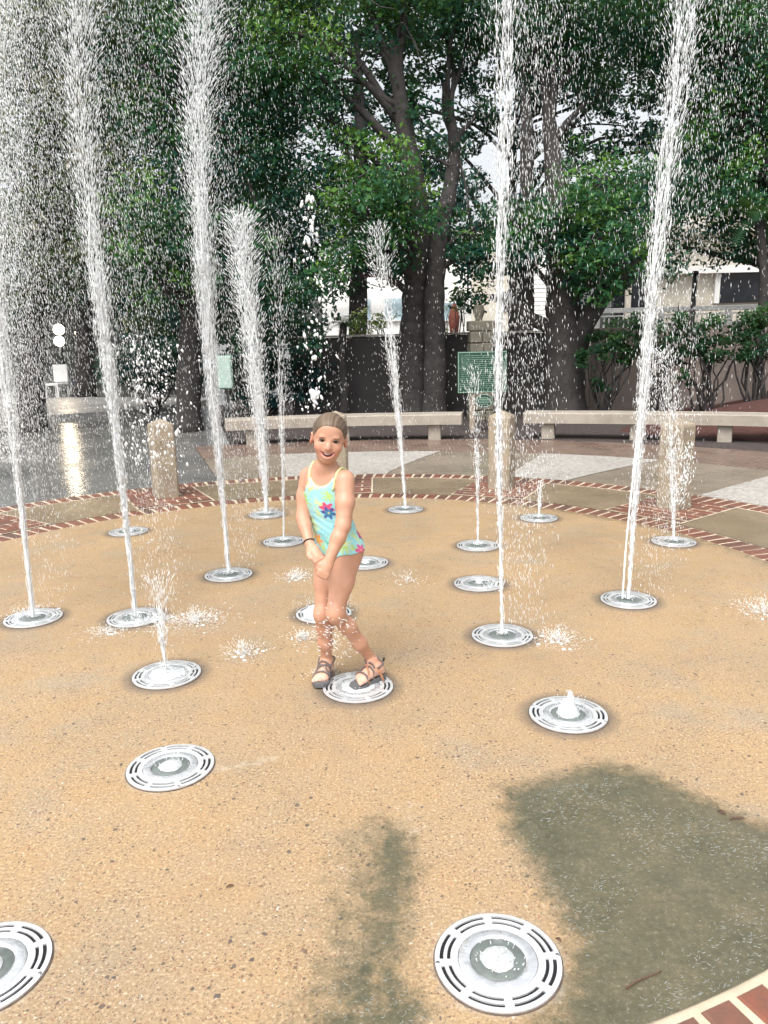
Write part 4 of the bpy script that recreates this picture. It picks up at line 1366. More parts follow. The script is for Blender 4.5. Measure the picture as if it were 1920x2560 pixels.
def relax(V, F, it=2, lam=0.5):
    """light Laplacian smoothing"""
    e = np.concatenate([F[:, [0, 1]], F[:, [1, 2]], F[:, [2, 3]], F[:, [3, 0]]])
    e = np.concatenate([e, e[:, ::-1]])
    deg = np.bincount(e[:, 0], minlength=len(V)).astype(float)
    deg[deg == 0] = 1
    for _ in range(it):
        S = np.stack([np.bincount(e[:, 0], V[e[:, 1], a], len(V)) for a in range(3)], 1) / deg[:, None]
        V = V + lam * (S - V)
    return V


def girl():
    A_ = at
    ya = math.radians(27)
    e1 = np.array([math.cos(ya), -math.sin(ya), 0])      # towards her left
    e2 = np.array([-math.sin(ya), -math.cos(ya), 0])     # the way her chest faces
    toeR, heelR = gnd(690, 1481, 0.012), gnd(709, 1452, 0.012)
    toeL, heelL = gnd(768, 1482, 0.02), gnd(826, 1457, 0.02)
    root = tag(empty('person', (float(A_(715, 1400, 3.24)[0]), 3.24, 0)), 'smiling child in a bright aqua tropical print swimsuit and strappy sandals standing on a grate', 'person')
    O = np.array(root.location)
    f = Field((-0.50, 2.93, -0.02), (0.20, 3.46, 1.26), 0.0034)
    # ---- torso
    sq = (e2, 0.74)
    hips = A_(733, 1178, 3.26); waist = A_(718, 1128, 3.25); rib = A_(709, 1075, 3.24); chest = A_(704, 1046, 3.235); clav = A_(702, 1026, 3.235)
    crotch = A_(733, 1198, 3.26)
    f.chain([crotch, hips, waist, rib, chest, clav], [0.078, 0.093, 0.082, 0.094, 0.092, 0.055], 0.03, squash=sq)
    f.ell(hips + e1 * 0.0 - e2 * 0.045 + np.array([0, 0, -0.012]), (0.075, 0.05, 0.06), [e1, e2, (0, 0, 1)], 0.03)
    shR, shL = A_(666, 1028, 3.295), A_(746, 1036, 3.165)
    f.chain([shR + e1 * 0.01, clav + np.array([0, 0, 0.004]), shL - e1 * 0.01], [0.030, 0.040, 0.031], 0.04)
    torso = f.copy()
    # ---- neck
    hc = A_(711, 946, 3.185)
    f.chain([clav + np.array([0, 0, -0.01]), A_(703, 1006, 3.205), hc + np.array([-0.004, 0.02, -0.04])], [0.044, 0.037, 0.038], 0.025)
    # ---- thighs
    hipR, hipL = A_(703, 1190, 3.30), A_(753, 1190, 3.235)
    kneeR, kneeL = A_(697, 1325, 3.215), A_(724, 1324, 3.135)
    ankR, ankL = A_(706, 1428, 3.315), A_(806, 1428, 3.31)
    torso2 = torso
    for F_ in (f, torso2):
        F_.chain([hipR, hipR * 0.5 + kneeR * 0.5 + e2 * 0.004 + np.array([0.008, 0, 0]), kneeR], [0.060, 0.047, 0.033], 0.025)
        F_.chain([hipL, hipL * 0.5 + kneeL * 0.5 + e2 * 0.004, kneeL], [0.066, 0.051, 0.036], 0.025)
    # knees, calves
    for kn, an in ((kneeR, ankR), (kneeL, ankL)):
        d = an - kn
        L_ = np.linalg.norm(d)
        back = np.array([0.25, 0.95, 0.1]); back -= d * (back @ d) / (d @ d); back /= np.linalg.norm(back)
        f.ell(kn - back * 0.008 + d * 0.02, (0.026, 0.024, 0.036), None, 0.03)
        f.chain([kn, kn + d * 0.3 + back * 0.012, kn + d * 0.62 + back * 0.004, an], [0.0325, 0.0350, 0.0285, 0.0225], 0.03)
        f.ell(an + np.array([0.022, 0, 0]), (0.009, 0.011, 0.011), None, 0.015)
        f.ell(an + np.array([-0.022, 0, 0]), (0.009, 0.011, 0.011), None, 0.015)
    # ---- feet (sole lies on the sandal)
    feet = []
    for toe, heel, an, big in ((toeR, heelR, ankR, 1), (toeL, heelL, ankL, -1)):
        d = toe - heel; L_ = np.linalg.norm(d); d /= L_
        sd = np.array([d[1], -d[0], 0])                      # to the right of travel
        z = np.array([0, 0, 1.0])
        b0 = heel + z * 0.034
        f.chain([an, heel + d * 0.035 + z * 0.045], [0.026, 0.027], 0.02)
        f.ell(heel + d * 0.018 + z * 0.033, (0.026, 0.024, 0.026), None, 0.015)
        f.chain([heel + d * 0.03 + z * 0.036, heel + d * L_ * 0.5 + z * 0.034, heel + d * L_ * 0.76 + z * 0.024], [0.024, 0.024, 0.020], 0.02)
        f.chain([an + d * 0.015 - z * 0.01, heel + d * L_ * 0.5 + z * 0.042], [0.022, 0.018], 0.025)
        f.chain([heel + d * L_ * 0.76 + z * 0.023 + sd * 0.016, heel + d * L_ * 0.76 + z * 0.023 - sd * 0.016], [0.0175, 0.0175], 0.02)
        for q in range(5):
            s_ = (q - 2) * 0.0132 * big
            ln = (0.168, 0.163, 0.155, 0.146, 0.135)[q] / 0.168 * L_
            r = (0.0105, 0.008, 0.0075, 0.0072, 0.007)[q]
            f.cone(heel + d * L_ * 0.78 + z * 0.022 - sd * s_, heel + d * (ln - 0.004) + z * 0.019 - sd * s_ * 1.05, r * 0.95, r * 0.92, 0.002)
        feet.append((toe, heel, d, sd, L_))
    # ---- arms
    elR, wrR = A_(654, 1117, 3.245), A_(668, 1172, 3.15)
    elL, wrL = A_(741, 1136, 3.095), A_(711, 1211, 3.045)
    f.chain([shR, shR * 0.5 + elR * 0.5 + e1 * -0.004, elR], [0.037, 0.034, 0.027], 0.018)
    f.chain([elR, elR * 0.65 + wrR * 0.35, wrR], [0.028, 0.027, 0.0185], 0.015)
    f.chain([shL, shL * 0.5 + elL * 0.5 + e1 * 0.004, elL], [0.040, 0.038, 0.031], 0.018)
    f.chain([elL, elL * 0.65 + wrL * 0.35, wrL], [0.031, 0.030, 0.0205], 0.015)
    # ---- right hand: laid flat, going under the left one
    h0 = wrR; h1 = A_(684, 1200, 3.105)
    d = (h1 - h0) / np.linalg.norm(h1 - h0)
    p = np.cross(d, np.array([0.2, -1.0, 0.1])); p /= np.linalg.norm(p)
    f.chain([h0, h0 * 0.35 + h1 * 0.65, h1 + d * 0.006], [0.0185, 0.0225, 0.021], 0.012, squash=(np.cross(d, p), 0.72))
    for q in range(4):
        b_ = h1 + p * (q - 1.5) * 0.0115
        m1 = b_ + d * 0.024; m2 = m1 + d * 0.016 + np.array([0, 0.010, -0.004]); m3 = m2 + d * 0.010 + np.array([0, 0.012, -0.002])
        f.chain([b_, m1, m2, m3], [0.0085, 0.0078, 0.0072, 0.0065], 0.005)
    tb = h0 * 0.6 + h1 * 0.4 + p * 0.016 + np.array([0, -0.006, 0])
    f.chain([tb, tb + d * 0.022 + p * 0.012, tb + d * 0.040 + p * 0.012], [0.010, 0.0085, 0.0072], 0.008)
    # ---- left hand: closed over the right one, back of the hand to the viewer
    h0 = wrL; h1 = A_(702, 1231, 3.032)
    d = (h1 - h0) / np.linalg.norm(h1 - h0)
    nrm = np.array([0, -1.0, 0.0]); p = np.cross(d, nrm); p /= np.linalg.norm(p)
    if p[0] > 0: p = -p
    f.chain([h0, h0 * 0.4 + h1 * 0.6, h1], [0.0205, 0.024, 0.0245], 0.012, squash=(np.cross(d, p), 0.72))
    for q in range(4):
        b_ = h1 + p * (q - 1.5) * 0.0118 + d * (0.010 + (0.002 if q in (1, 2) else 0)) + np.array([0, -0.006, 0])
        m1 = b_ + d * 0.017 + np.array([0, 0.006, 0]); m2 = m1 + d * 0.004 + np.array([0, 0.022, 0.002]); m3 = m2 - d * 0.012 + np.array([0, 0.012, 0])
        f.chain([b_, m1, m2, m3], [0.0092, 0.0086, 0.0078, 0.007], 0.004)
    tb = h0 * 0.65 + h1 * 0.35 + p * 0.020
    f.chain([tb, tb + d * 0.016 + p * 0.009, tb + d * 0.034 + p * 0.009 + np.array([0, 0.004, 0]), tb + d * 0.046 + p * 0.004 + np.array([0, 0.012, 0])], [0.0105, 0.0092, 0.0082, 0.0068], 0.006)
    # ---- head
    rl = math.radians(8.5)
    yw = math.radians(4)
    hx = np.array([math.cos(rl) * math.cos(yw), math.sin(yw) * 0.8, -math.sin(rl)]); hx /= np.linalg.norm(hx)
    hz = np.array([math.sin(rl), -0.05, math.cos(rl)]); hz -= hx * (hz @ hx); hz /= np.linalg.norm(hz)
    hy = np.cross(hz, hx)
    if hy[1] > 0: hy = -hy                                 # towards the viewer
    AX = [hx, hy, hz]
    H = lambda x, y, z: hc + hx * x + hy * y + hz * z
    EZ, MZ = -0.003, -0.0560                                # eye line, mouth line
    f.ell(H(0, -0.014, 0.024), (0.0675, 0.082, 0.074), AX, 0.01)
    f.ell(H(0, 0.016, -0.026), (0.0545, 0.056, 0.060), AX, 0.03)
    f.ell(H(0, 0.034, 0.040), (0.050, 0.034, 0.042), AX, 0.02)
    f.ell(H(0, 0.026, -0.064), (0.036, 0.036, 0.030), AX, 0.03)
    f.ell(H(0, 0.050, -0.083), (0.017, 0.013, 0.012), AX, 0.025)
    for s_ in (-1, 1):
        f.ell(H(0.034 * s_, 0.044, -0.030), (0.021, 0.022, 0.019), AX, 0.018)
        f.ell(H(0.024 * s_, 0.063, EZ + 0.016), (0.016, 0.007, 0.006), AX, 0.012)
        f.ell(H(0.0265 * s_, 0.078, EZ), (0.0155, 0.014, 0.0050), AX, 0.006, carve=True)
        f.ell(H(0.071 * s_, -0.010, -0.010), (0.008, 0.016, 0.027), [hx * 0.92 - hy * 0.38 * s_, hy * 0.92 + hx * 0.38 * s_, hz], 0.006)
        f.ell(H(0.078 * s_, -0.004, -0.006), (0.006, 0.009, 0.015), AX, 0.004, carve=True)
        f.cone(H(0.0082 * s_, 0.071, -0.0325), H(0.009 * s_, 0.068, -0.033), 0.0070, 0.0065, 0.008)
    f.chain([H(0, 0.066, EZ + 0.004), H(0, 0.075, -0.020), H(0, 0.079, -0.030)], [0.0060, 0.0068, 0.0085], 0.012)
    arc = [H(x, 0.0695 - 15.0 * x * x, MZ - 0.004 + 17.0 * x * x) for x in np.linspace(-0.026, 0.026, 9)]
    for o_, r_ in ((0.0082, 0.0042), (-0.0090, 0.0052)):     # lips
        f.chain([a + hz * o_ * (1 - abs(i - 4) / 4.6) - hy * 0.004 for i, a in enumerate(arc)], [0.003, 0.004, r_, r_, r_, r_, r_, 0.004, 0.003], 0.012)
    f.chain([a + hy * 0.004 for a in arc], [0.0032, 0.005, 0.0066, 0.0074, 0.0076, 0.0074, 0.0066, 0.005, 0.0032], 0.003, carve=True)
    V, F = f.mesh()
    V = relax(V, F, 2, 0.45)
    # skin tint: lips, cheeks, nose tip, knees, toes, ears
    col_ = np.tile(np.array([0.0, 0.0, 0.0]), (len(V), 1))
    L = np.stack([(V - hc) @ hx, (V - hc) @ hy, (V - hc) @ hz], 1)
    da = np.min([np.linalg.norm(V - a, axis=1) for a in np.concatenate([np.array(arc[:-1]) * (1 - t) + np.array(arc[1:]) * t for t in (0, .5)])], axis=0)
    lip = np.clip(1 - (da - 0.0088) / 0.003, 0, 1)
    cheek = sum(np.exp(-(((L - np.array([0.036 * s_, 0.052, -0.032])) / 0.022) ** 2).sum(1)) for s_ in (-1, 1))
    ear = sum(np.exp(-(((L - np.array([0.074 * s_, -0.008, -0.016])) / 0.02) ** 2).sum(1)) for s_ in (-1, 1))
    nose = np.exp(-(((L - np.array([0, 0.082, -0.031])) / 0.012) ** 2).sum(1))
    lo_ = np.clip((0.09 - V[:, 2]) / 0.05, 0, 1)
    col_[:, 0] = lip * (L[:, 1] > 0.02)
    col_[:, 1] = np.clip(cheek * 0.8 + ear * 0.9 + nose * 0.5, 0, 1)
    col_[:, 2] = lo_
    sk = N('skin')
    at_ = sk.node('ShaderNodeAttribute', attribute_name='Col')
    sp = sk.node('ShaderNodeSeparateColor'); sk.L(at_.outputs['Color'], sp.inputs[0])
    c = sk.ramp(sk.noise(14, 4, 0.6, vec=sk.geo_pos()), [(0.3, (0.45, 0.235, 0.152)), (0.7, (0.52, 0.290, 0.198))])
    c = sk.mix(sp.outputs[2], c, (0.60, 0.38, 0.29))
    c = sk.mix(sk.math('MULTIPLY', sp.outputs[1], 0.5), c, (0.58, 0.20, 0.15))
    c = sk.mix(sk.math('MULTIPLY', sp.outputs[0], 0.6), c, (0.48, 0.16, 0.14))
    sk.set(color=c, rough=0.45, spec=0.4, sss=0.10)
    sk.b.inputs['Subsurface Radius'].default_value = (0.02, 0.008, 0.004)
    sk.b.inputs['Subsurface Scale'].default_value = 0.5
    np_mesh('body', V - O, F, sk.m, root, True, col_)
    # ---- eyes, brows, mouth
    eye_m = N('dark_eye'); eye_m.set(color=(0.02, 0.014, 0.012), rough=0.08)
    lash = simple('dark_lashes', (0.03, 0.02, 0.015), 0.6, 0.1)
    brow = simple('light_brown_brow', (0.20, 0.12, 0.07), 0.7, 0.15)
    white_eye = N('eye_white'); white_eye.set(color=(0.62, 0.58, 0.55), rough=0.15)
    for s_ in (-1, 1):
        bm = bmesh.new(); bmesh.ops.create_uvsphere(bm, u_segments=16, v_segments=10, radius=1.0)
        c_ = H(0.0265 * s_, 0.0605, EZ)
        for v in bm.verts: v.co = Vector(c_ - O + hx * v.co.x * 0.0135 + hy * v.co.y * 0.0065 + hz * v.co.z * 0.0050)
        ey = bm_obj('eye', bm, white_eye.m, root, True)
        bm = bmesh.new(); bmesh.ops.create_uvsphere(bm, u_segments=14, v_segments=8, radius=1.0)
        c_ = H(0.0262 * s_, 0.0630, EZ)
        for v in bm.verts: v.co = Vector(c_ - O + hx * v.co.x * 0.0098 + hy * v.co.y * 0.0056 + hz * v.co.z * 0.0056)
        bm_obj('iris', bm, eye_m.m, ey, True)
        q = [H(s_ * (0.0265 + x), 0.0695 - 28 * x * x * (1 if x < 0 else 1.5), EZ + 0.0052 - 24 * x * x) - O for x in np.linspace(-0.0145, 0.0165, 8)]
        tube('eyelash', q, [0.0010, 0.0018, 0.0023, 0.0025, 0.0025, 0.0023, 0.0018, 0.0010], lash, root, 6)
        q = [H(s_ * (0.027 + x), 0.0735 - 24 * x * x, EZ + 0.0160 - 14 * x * x) - O for x in np.linspace(-0.015, 0.016, 8)]
        tube('eyebrow', q, [0.0008, 0.0016, 0.002, 0.002, 0.002, 0.0018, 0.0013, 0.0007], brow, root, 6)
    mb = MB(); mb.tube([a - hy * 0.006 for a in arc], [0.002, 0.0045, 0.006, 0.0066, 0.0068, 0.0066, 0.006, 0.0045, 0.002], 8)
    mo = MB()
    mo.tube([a - hy * 0.006 - O for a in arc], [0.0035, 0.0055, 0.007, 0.0078, 0.008, 0.0078, 0.007, 0.0055, 0.0035], 8)
    mo.build('mouth', simple('dark_mouth', (0.07, 0.012, 0.012), 0.4, 0.1), root)
    te = MB()
    te.tube([a + hz * 0.0042 - hy * 0.0015 - O for a in arc[2:7]], [0.0018, 0.0026, 0.0028, 0.0026, 0.0018], 8)
    te.build('teeth', simple('tooth', (0.66, 0.55, 0.50), 0.25, 0.05), root)
    # ---- hair, combed back wet
    hf = Field(hc - 0.13, hc + 0.13, 0.003)
    hf.ell(H(0, -0.016, 0.026), (0.0715, 0.0865, 0.0775), AX, 0.0)
    hf.ell(H(0, 0.034, 0.040), (0.0535, 0.0370, 0.0455), AX, 0.012)
    hf.ell(H(0, -0.070, 0.012), (0.045, 0.032, 0.045), AX, 0.03)
    hf.chain([H(0, -0.095, 0.00), H(0, -0.10, -0.05), H(0, -0.085, -0.10)], [0.024, 0.020, 0.010], 0.02)
    X, Y, Z = hf.points()
    PP = np.stack([X, Y, Z], -1) - hc
    lx, ly, lz = PP @ hx, PP @ hy, PP @ hz
    reg = -((lz - 1.10 * ly) + 0.0135 + 0.0012 * np.sin(lx * 90 + 0.7) + 5.0 * np.clip(np.abs(lx) - 0.02, 0, 1) ** 2) * 0.6
    strand = 0.0014 * (np.interp(((np.arctan2(lx, lz + 0.03) + 3.2) * 24 + 1.5 * np.sin(ly * 30)) % 159, np.arange(160), np.random.default_rng(2).uniform(0, 1, 160)) - 0.5)
    D = np.maximum(hf.D + strand, reg).astype(np.float32)
    HV, HF = hf.mesh(D)
    HV = relax(HV, HF, 1, 0.4)
    hm = N('wet_light_brown_hair')
    st = hm.node('ShaderNodeAttribute', attribute_name='Col')
    sp = hm.node('ShaderNodeSeparateColor'); hm.L(st.outputs['Color'], sp.inputs[0])
    hm.set(color=hm.ramp(sp.outputs[0], [(0.0, (0.075, 0.050, 0.034)), (0.5, (0.125, 0.088, 0.060)), (1.0, (0.20, 0.150, 0.105))]), rough=0.5, spec=0.3)
    Lh = np.stack([(HV - hc) @ hx, (HV - hc) @ hy, (HV - hc) @ hz], 1)
    hr = np.random.default_rng(2).uniform(0, 1, 160)
    sv = 0.5 + 0.0 * np.sin(np.arctan2(Lh[:, 0], Lh[:, 2] + 0.03) * 46 + 3 * np.sin(Lh[:, 1] * 40)) + 0.18 * np.sin(np.arctan2(Lh[:, 0], Lh[:, 2] + 0.03) * 17 + 1)
    ag = (np.arctan2(Lh[:, 0], Lh[:, 2] + 0.03) + 3.2) * 24 + 1.5 * np.sin(Lh[:, 1] * 30)
    sv = np.interp(ag % 159, np.arange(160), hr) * 0.75 + 0.12
    np_mesh('hair', HV - O, HF, hm.m, root, True, np.c_[sv, sv, sv])
    # ---- swimsuit: a thin shell over the torso
    X, Y, Z = torso2.points()
    PP = np.stack([X, Y, Z], -1)
    tz = np.array([crotch, hips, waist, rib, chest, clav])
    axx = np.interp(Z, tz[:, 2], tz[:, 0]); axy = np.interp(Z, tz[:, 2], tz[:, 1])
    s_ = (X - axx) * e1[0] + (Y - axy) * e1[1]
    fr = (X - axx) * e2[0] + (Y - axy) * e2[1]
    zn = A_(684, 1050, 3.17)[2]
    a_s = np.abs(s_ - 0.018)
    ztop = np.where(a_s < 0.055, zn + 0.038 * (a_s / 0.055) ** 2.2, zn + 0.038 - (a_s - 0.055) * 1.9)
    ztop = np.maximum(ztop, zn - 0.035)
    zl = A_(750, 1196, 3.2)[2]
    zbot = zl + 0.006 * np.clip(a_s / 0.1, 0, 1) ** 2 - 0.045 * np.exp(-(s_ / 0.028) ** 2)
    reg = np.maximum((Z - ztop) * 0.75, (zbot - Z) * 0.9)
    wrinkle = 0.0011 * np.sin(Z * 190 + s_ * 55 + 2 * np.sin(s_ * 40)) * np.exp(-((Z - waist[2] - 0.005) / 0.05) ** 2)
    D = np.maximum(torso2.D - 0.0045 + wrinkle, reg).astype(np.float32)
    # keep clear of the inner hollow: subtract the body itself, shrunk
    D = np.maximum(D, -(torso2.D + 0.010)).astype(np.float32)
    SV, SF = torso2.mesh(D)
    SV = relax(SV, SF, 2, 0.45)
    # flat print: aqua ground, palm fronds, hibiscus flowers
    rg = np.random.default_rng(5)
    base = np.tile(np.array([0.30, 0.62, 0.68]), (len(SV), 1))
    axx = np.interp(SV[:, 2], tz[:, 2], tz[:, 0]); axy = np.interp(SV[:, 2], tz[:, 2], tz[:, 1])
    ss = (SV[:, 0] - axx) * e1[0] + (SV[:, 1] - axy) * e1[1]
    ff = (SV[:, 0] - axx) * e2[0] + (SV[:, 1] - axy) * e2[1]
    th = np.arctan2(ss, ff / 0.74) * 0.09            # unrolled round the body, metres
    zz = SV[:, 2]
    def paint(mask, c): base[mask] = base[mask] * 0.08 + np.array(c) * 0.92
    def uv_of(px, py):
        p = A_(px, py, 3.17); x_ = np.interp(p[2], tz[:, 2], tz[:, 0]); 
        sx = np.clip((p[0] - x_ + 0.03) / 0.1, -1, 1)
        i = np.argmin(np.linalg.norm((SV - p) * np.array([1, 0.0, 1]), axis=1) + (ff < 0) * 9)
        return th[i], zz[i]
    def fan(u, v, n, L_, wdt, c, rot=0.0, spread=6.28):
        dx, dz = th - u, zz - v
        r = np.hypot(dx, dz); a = np.arctan2(dz, dx) - rot
        lob = np.abs(((a / (spread / n)) % 1.0) - 0.5) * 2
        m = (r < L_ * (0.55 + 0.45 * (1 - lob))) & (lob * r < wdt + 0.25 * r * 0) & (np.abs((a + np.pi) % (2 * np.pi) - np.pi) < spread / 2 + 0.01)
        paint(m, c)
    for _ in range(58):
        u, v = rg.uniform(-0.28, 0.28), rg.uniform(zz.min(), zz.max())
        fan(u, v, rg.integers(7, 11), rg.uniform(0.026, 0.044), 0.006, [(0.50, 0.60, 0.10), (0.33, 0.52, 0.12), (0.62, 0.66, 0.22), (0.10, 0.42, 0.30)][rg.integers(0, 4)], rg.uniform(0, 6.28), rg.uniform(2.5, 5.0))
    for px, py, c, L_ in ((672, 1060, (0.55, 0.62, 0.15), 0.04), (712, 1065, (0.42, 0.58, 0.12), 0.034), (675, 1130, (0.60, 0.64, 0.2), 0.036), (765, 1165, (0.55, 0.66, 0.2), 0.034), (740, 1180, (0.38, 0.55, 0.15), 0.036), (705, 1188, (0.45, 0.6, 0.15), 0.03)):
        u, v = uv_of(px, py); fan(u, v, 8, L_, 0.008, c, rg.uniform(0, 6.28), 4.0)
    for px, py, c1, c2 in ((706, 1098, (0.62, 0.03, 0.14), (0.75, 0.10, 0.2)), (710, 1108, (0.04, 0.08, 0.32), (0.05, 0.28, 0.42)), (692, 1172, (0.80, 0.30, 0.05), (0.85, 0.45, 0.1)), (780, 1192, (0.60, 0.05, 0.25), (0.75, 0.15, 0.3)), (772, 1085, (0.30, 0.15, 0.45), (0.1, 0.15, 0.4)), (735, 1140, (0.05, 0.25, 0.42), (0.1, 0.4, 0.5))):
        u, v = uv_of(px, py)
        fan(u, v, 6, 0.032, 0.013, c1, 0.3)
        fan(u, v, 6, 0.020, 0.007, c2, 0.9)
        paint(np.hypot(th - u, zz - v) < 0.0035, (0.85, 0.65, 0.1))
    for _ in range(7):
        u, v = rg.uniform(0.14, 0.28) * rg.choice([-1, 1]), rg.uniform(zz.min(), zz.max())
        fan(u, v, 5, 0.024, 0.0105, [(0.62, 0.03, 0.14), (0.80, 0.30, 0.05), (0.04, 0.08, 0.32)][rg.integers(0, 3)], 0.3)
    edge = np.abs(np.where(np.abs(ss - 0.018) < 0.055, zn + 0.038 * (np.abs(ss - 0.018) / 0.055) ** 2.2, 9) - zz) < 0.006
    paint((edge & (ff > 0)) | (zz > zn + 0.048), (0.66, 0.62, 0.30))
    sm = N('tropical_print_swimsuit')
    a_ = sm.node('ShaderNodeAttribute', attribute_name='Col')
    sm.set(color=a_.outputs['Color'], rough=0.45, spec=0.3)
    np_mesh('swimsuit', SV - O, SF, sm.m, root, True, base)
    def push(p, out, lift=0.002):
        p = np.array(p, float)
        for _ in range(140):
            i = np.clip(((p - f.lo) / f.h).astype(int), 0, f.n - 1)
            if f.D[tuple(i)] > lift: break
            p = p + out * 0.0012
        return p
    strap_m = simple('yellow_green_strap', (0.60, 0.60, 0.30), 0.55, 0.12, 60)
    for sgn, s0, s1 in ((-1, -0.036, -0.050), (1, 0.072, 0.094)):
        q = []
        for t in np.linspace(0, 1, 16):
            ph = math.radians(-22 + 205 * t)
            c_ = clav + e1 * (s0 + (s1 - s0) * min(1, 2 * t)) + np.array([0, 0, -0.030 - 0.006 * t])
            q.append(push(c_, e2 * math.cos(ph) + np.array([0, 0, 1.0]) * math.sin(ph)) - O)
        V_, F_ = tube_arrays(q, 0.0052, 8)
        mesh_obj('shoulder_strap', V_, F_, strap_m, root, True)
    # ---- black band on her right wrist
    d = wrR - elR; d /= np.linalg.norm(d)
    u = np.cross(d, [0, 1, 0]); u /= np.linalg.norm(u); v = np.cross(d, u)
    c_ = wrR - d * 0.004
    ang = np.linspace(0, 2 * np.pi, 20)
    mb = MB(); mb.tube([c_ - O + 0.0215 * (u * math.cos(t) + v * math.sin(t)) for t in ang], 0.0032, 6)
    mb.build('wristband', simple('black_rubber', (0.01, 0.01, 0.01), 0.5, 0.1), root)
    # ---- sandals: sole and straps that follow the foot
    solem = simple('grey_sole', (0.10, 0.10, 0.105), 0.7, 0.15)
    strapm = simple('grey_brown_strap', (0.13, 0.105, 0.10), 0.7, 0.3, 60)
    tanm = simple('tan_strap', (0.33, 0.15, 0.08), 0.7, 0.2, 60)
    def on_foot(p, out, lift=0.003):
        """push a point out of the body field along a direction"""
        p = np.array(p, float)
        for _ in range(60):
            i = np.clip(((p - f.lo) / f.h).astype(int), 0, f.n - 1)
            if f.D[tuple(i)] > lift: break
            p = p + out * 0.0012
        return p
    for (toe, heel, d, sd, L_), lab in zip(feet, ('right', 'left')):
        z = np.array([0, 0, 1.0])
        outl = [(-0.012, 0.0), (0.0, 0.022), (0.03, 0.030), (0.06, 0.029), (0.10, 0.033), (0.14, 0.040), (0.165, 0.036), (0.185, 0.022), (0.192, 0.0)]
        outl = [(a / 0.168 * L_, b) for a, b in outl]
        ring = outl + [(a, -b) for a, b in outl[-2:0:-1]]
        bm = bmesh.new()
        lo = [bm.verts.new(Vector(heel - z * heel[2] + d * a + sd * b * 0.94 + z * 0.0100 - O)) for a, b in ring]
        mi = [bm.verts.new(Vector(heel - z * heel[2] + d * a + sd * b + z * 0.019 - O)) for a, b in ring]
        hi = [bm.verts.new(Vector(heel - z * heel[2] + d * a + sd * b + z * (0.026 + 0.004 * (a < 0.06)) - O)) for a, b in ring]
        bm.faces.new(hi); bm.faces.new(lo[::-1])
        for A1, B1 in ((lo, mi), (mi, hi)):
            for i in range(len(ring)): bm.faces.new((A1[i], A1[(i + 1) % len(ring)], B1[(i + 1) % len(ring)], B1[i]))
        bmesh.ops.recalc_face_normals(bm, faces=bm.faces)
        sole = bm_obj('sandal_sole', bm, solem, root)
        def strap(a0, b0, a1, b1, m, w=0.0042, up=1.0, n=13):
            q = []
            for t in np.linspace(0, 1, n):
                a, b = (a0 * (1 - t) + a1 * t) * L_, b0 * (1 - t) + b1 * t
                base_ = heel - z * heel[2] + d * a + sd * b + z * 0.028
                edge_ = abs(2 * t - 1)
                q.append(on_foot(base_, z * (1 - edge_ ** 4) + sd * np.sign(b) * edge_ ** 4) - O)
            mb = MB(); mb.tube(q, w, 6); mb.build('sandal_strap', m, root)
        strap(0.74, -0.036, 0.80, 0.036, strapm)
        strap(0.70, 0.036, 0.46, -0.030, strapm)
        strap(0.70, -0.036, 0.46, 0.030, tanm if lab == 'left' else strapm)
        strap(0.44, -0.030, 0.34, 0.030, strapm)
        # ankle loop behind the heel
        mb = MB()
        q = []
        for t in np.linspace(-1, 1, 17):
            a_ang = t * 2.5
            b_ = heel + d * 0.02 + z * (0.052 + 0.018 * math.cos(a_ang * 0.5))
            dr = -d * math.cos(a_ang) + sd * math.sin(a_ang)
            q.append(on_foot(b_, dr) - O)
        mb.tube(q, 0.004, 6); mb.build('heel_strap', strapm, root)
        if lab == 'left':        # loose tan end hanging beside the heel
            s0 = heel + d * 0.030 + sd * 0.0
            cam_side = sd if sd[1] < 0 else -sd
            q = [heel + d * 0.05 + cam_side * 0.031 + z * 0.052, heel + d * 0.046 + cam_side * 0.036 + z * 0.035, heel + d * 0.04 + cam_side * 0.040 + z * 0.012, heel + d * 0.034 + cam_side * 0.046 - z * 0.006]
            mb = MB(); mb.tube([a - O for a in q], [0.006, 0.0062, 0.0062, 0.005], 6); mb.build('strap_end', tanm, root)
        q = [heel - d * 0.008 + z * 0.062 - O, heel - d * 0.014 + z * 0.078 - O]
        mb = MB(); mb.tube(q, [0.006, 0.005], 6); mb.build('pull_tab', simple('black_webbing', (0.012, 0.012, 0.012), 0.6, 0.1), root)


girl()

# ------------------------------------------------------------------ water
def water_material(name, trans=0.35, tl=0.45, col_=(0.90, 0.94, 0.96)):
    n = N(name)
    n.set(color=col_, rough=0.12, trans=trans, spec=0.5)
    n.b.inputs['IOR'].default_value = 1.33
    t = n.node('ShaderNodeBsdfTranslucent')
    t.inputs['Color'].default_value = (*col_, 1)
    mx = n.node('ShaderNodeMixShader')
    mx.inputs[0].default_value = tl
    n.L(n.b.outputs[0], mx.inputs[1]); n.L(t.outputs[0], mx.inputs[2])
    n.L(mx.outputs[0], n.out.inputs['Surface'])
    return n.m


M['spray'] = water_material('white_spray', 0.06, 0.28, (0.95, 0.97, 0.98))
M['water'] = water_material('clear_water', 0.65, 0.22)
M['bubble'] = water_material('bubbling_water', 0.35, 0.25, (0.86, 0.89, 0.90))
M['film'] = water_material('glint_fleck_film', 0.80, 0.16, (0.75, 0.78, 0.74))  # pale colour of the flecks that stand in for sky glints
wr = np.random.default_rng(21)
_S = np.array([[0, 0, 1], [0, 0, -1], [1, 0, 0], [0, 1, 0], [-1, 0, 0], [0, -1, 0]], float)
_SF = np.array([[0, 2, 3], [0, 3, 4], [0, 4, 5], [0, 5, 2], [1, 3, 2], [1, 4, 3], [1, 5, 4], [1, 2, 5]])


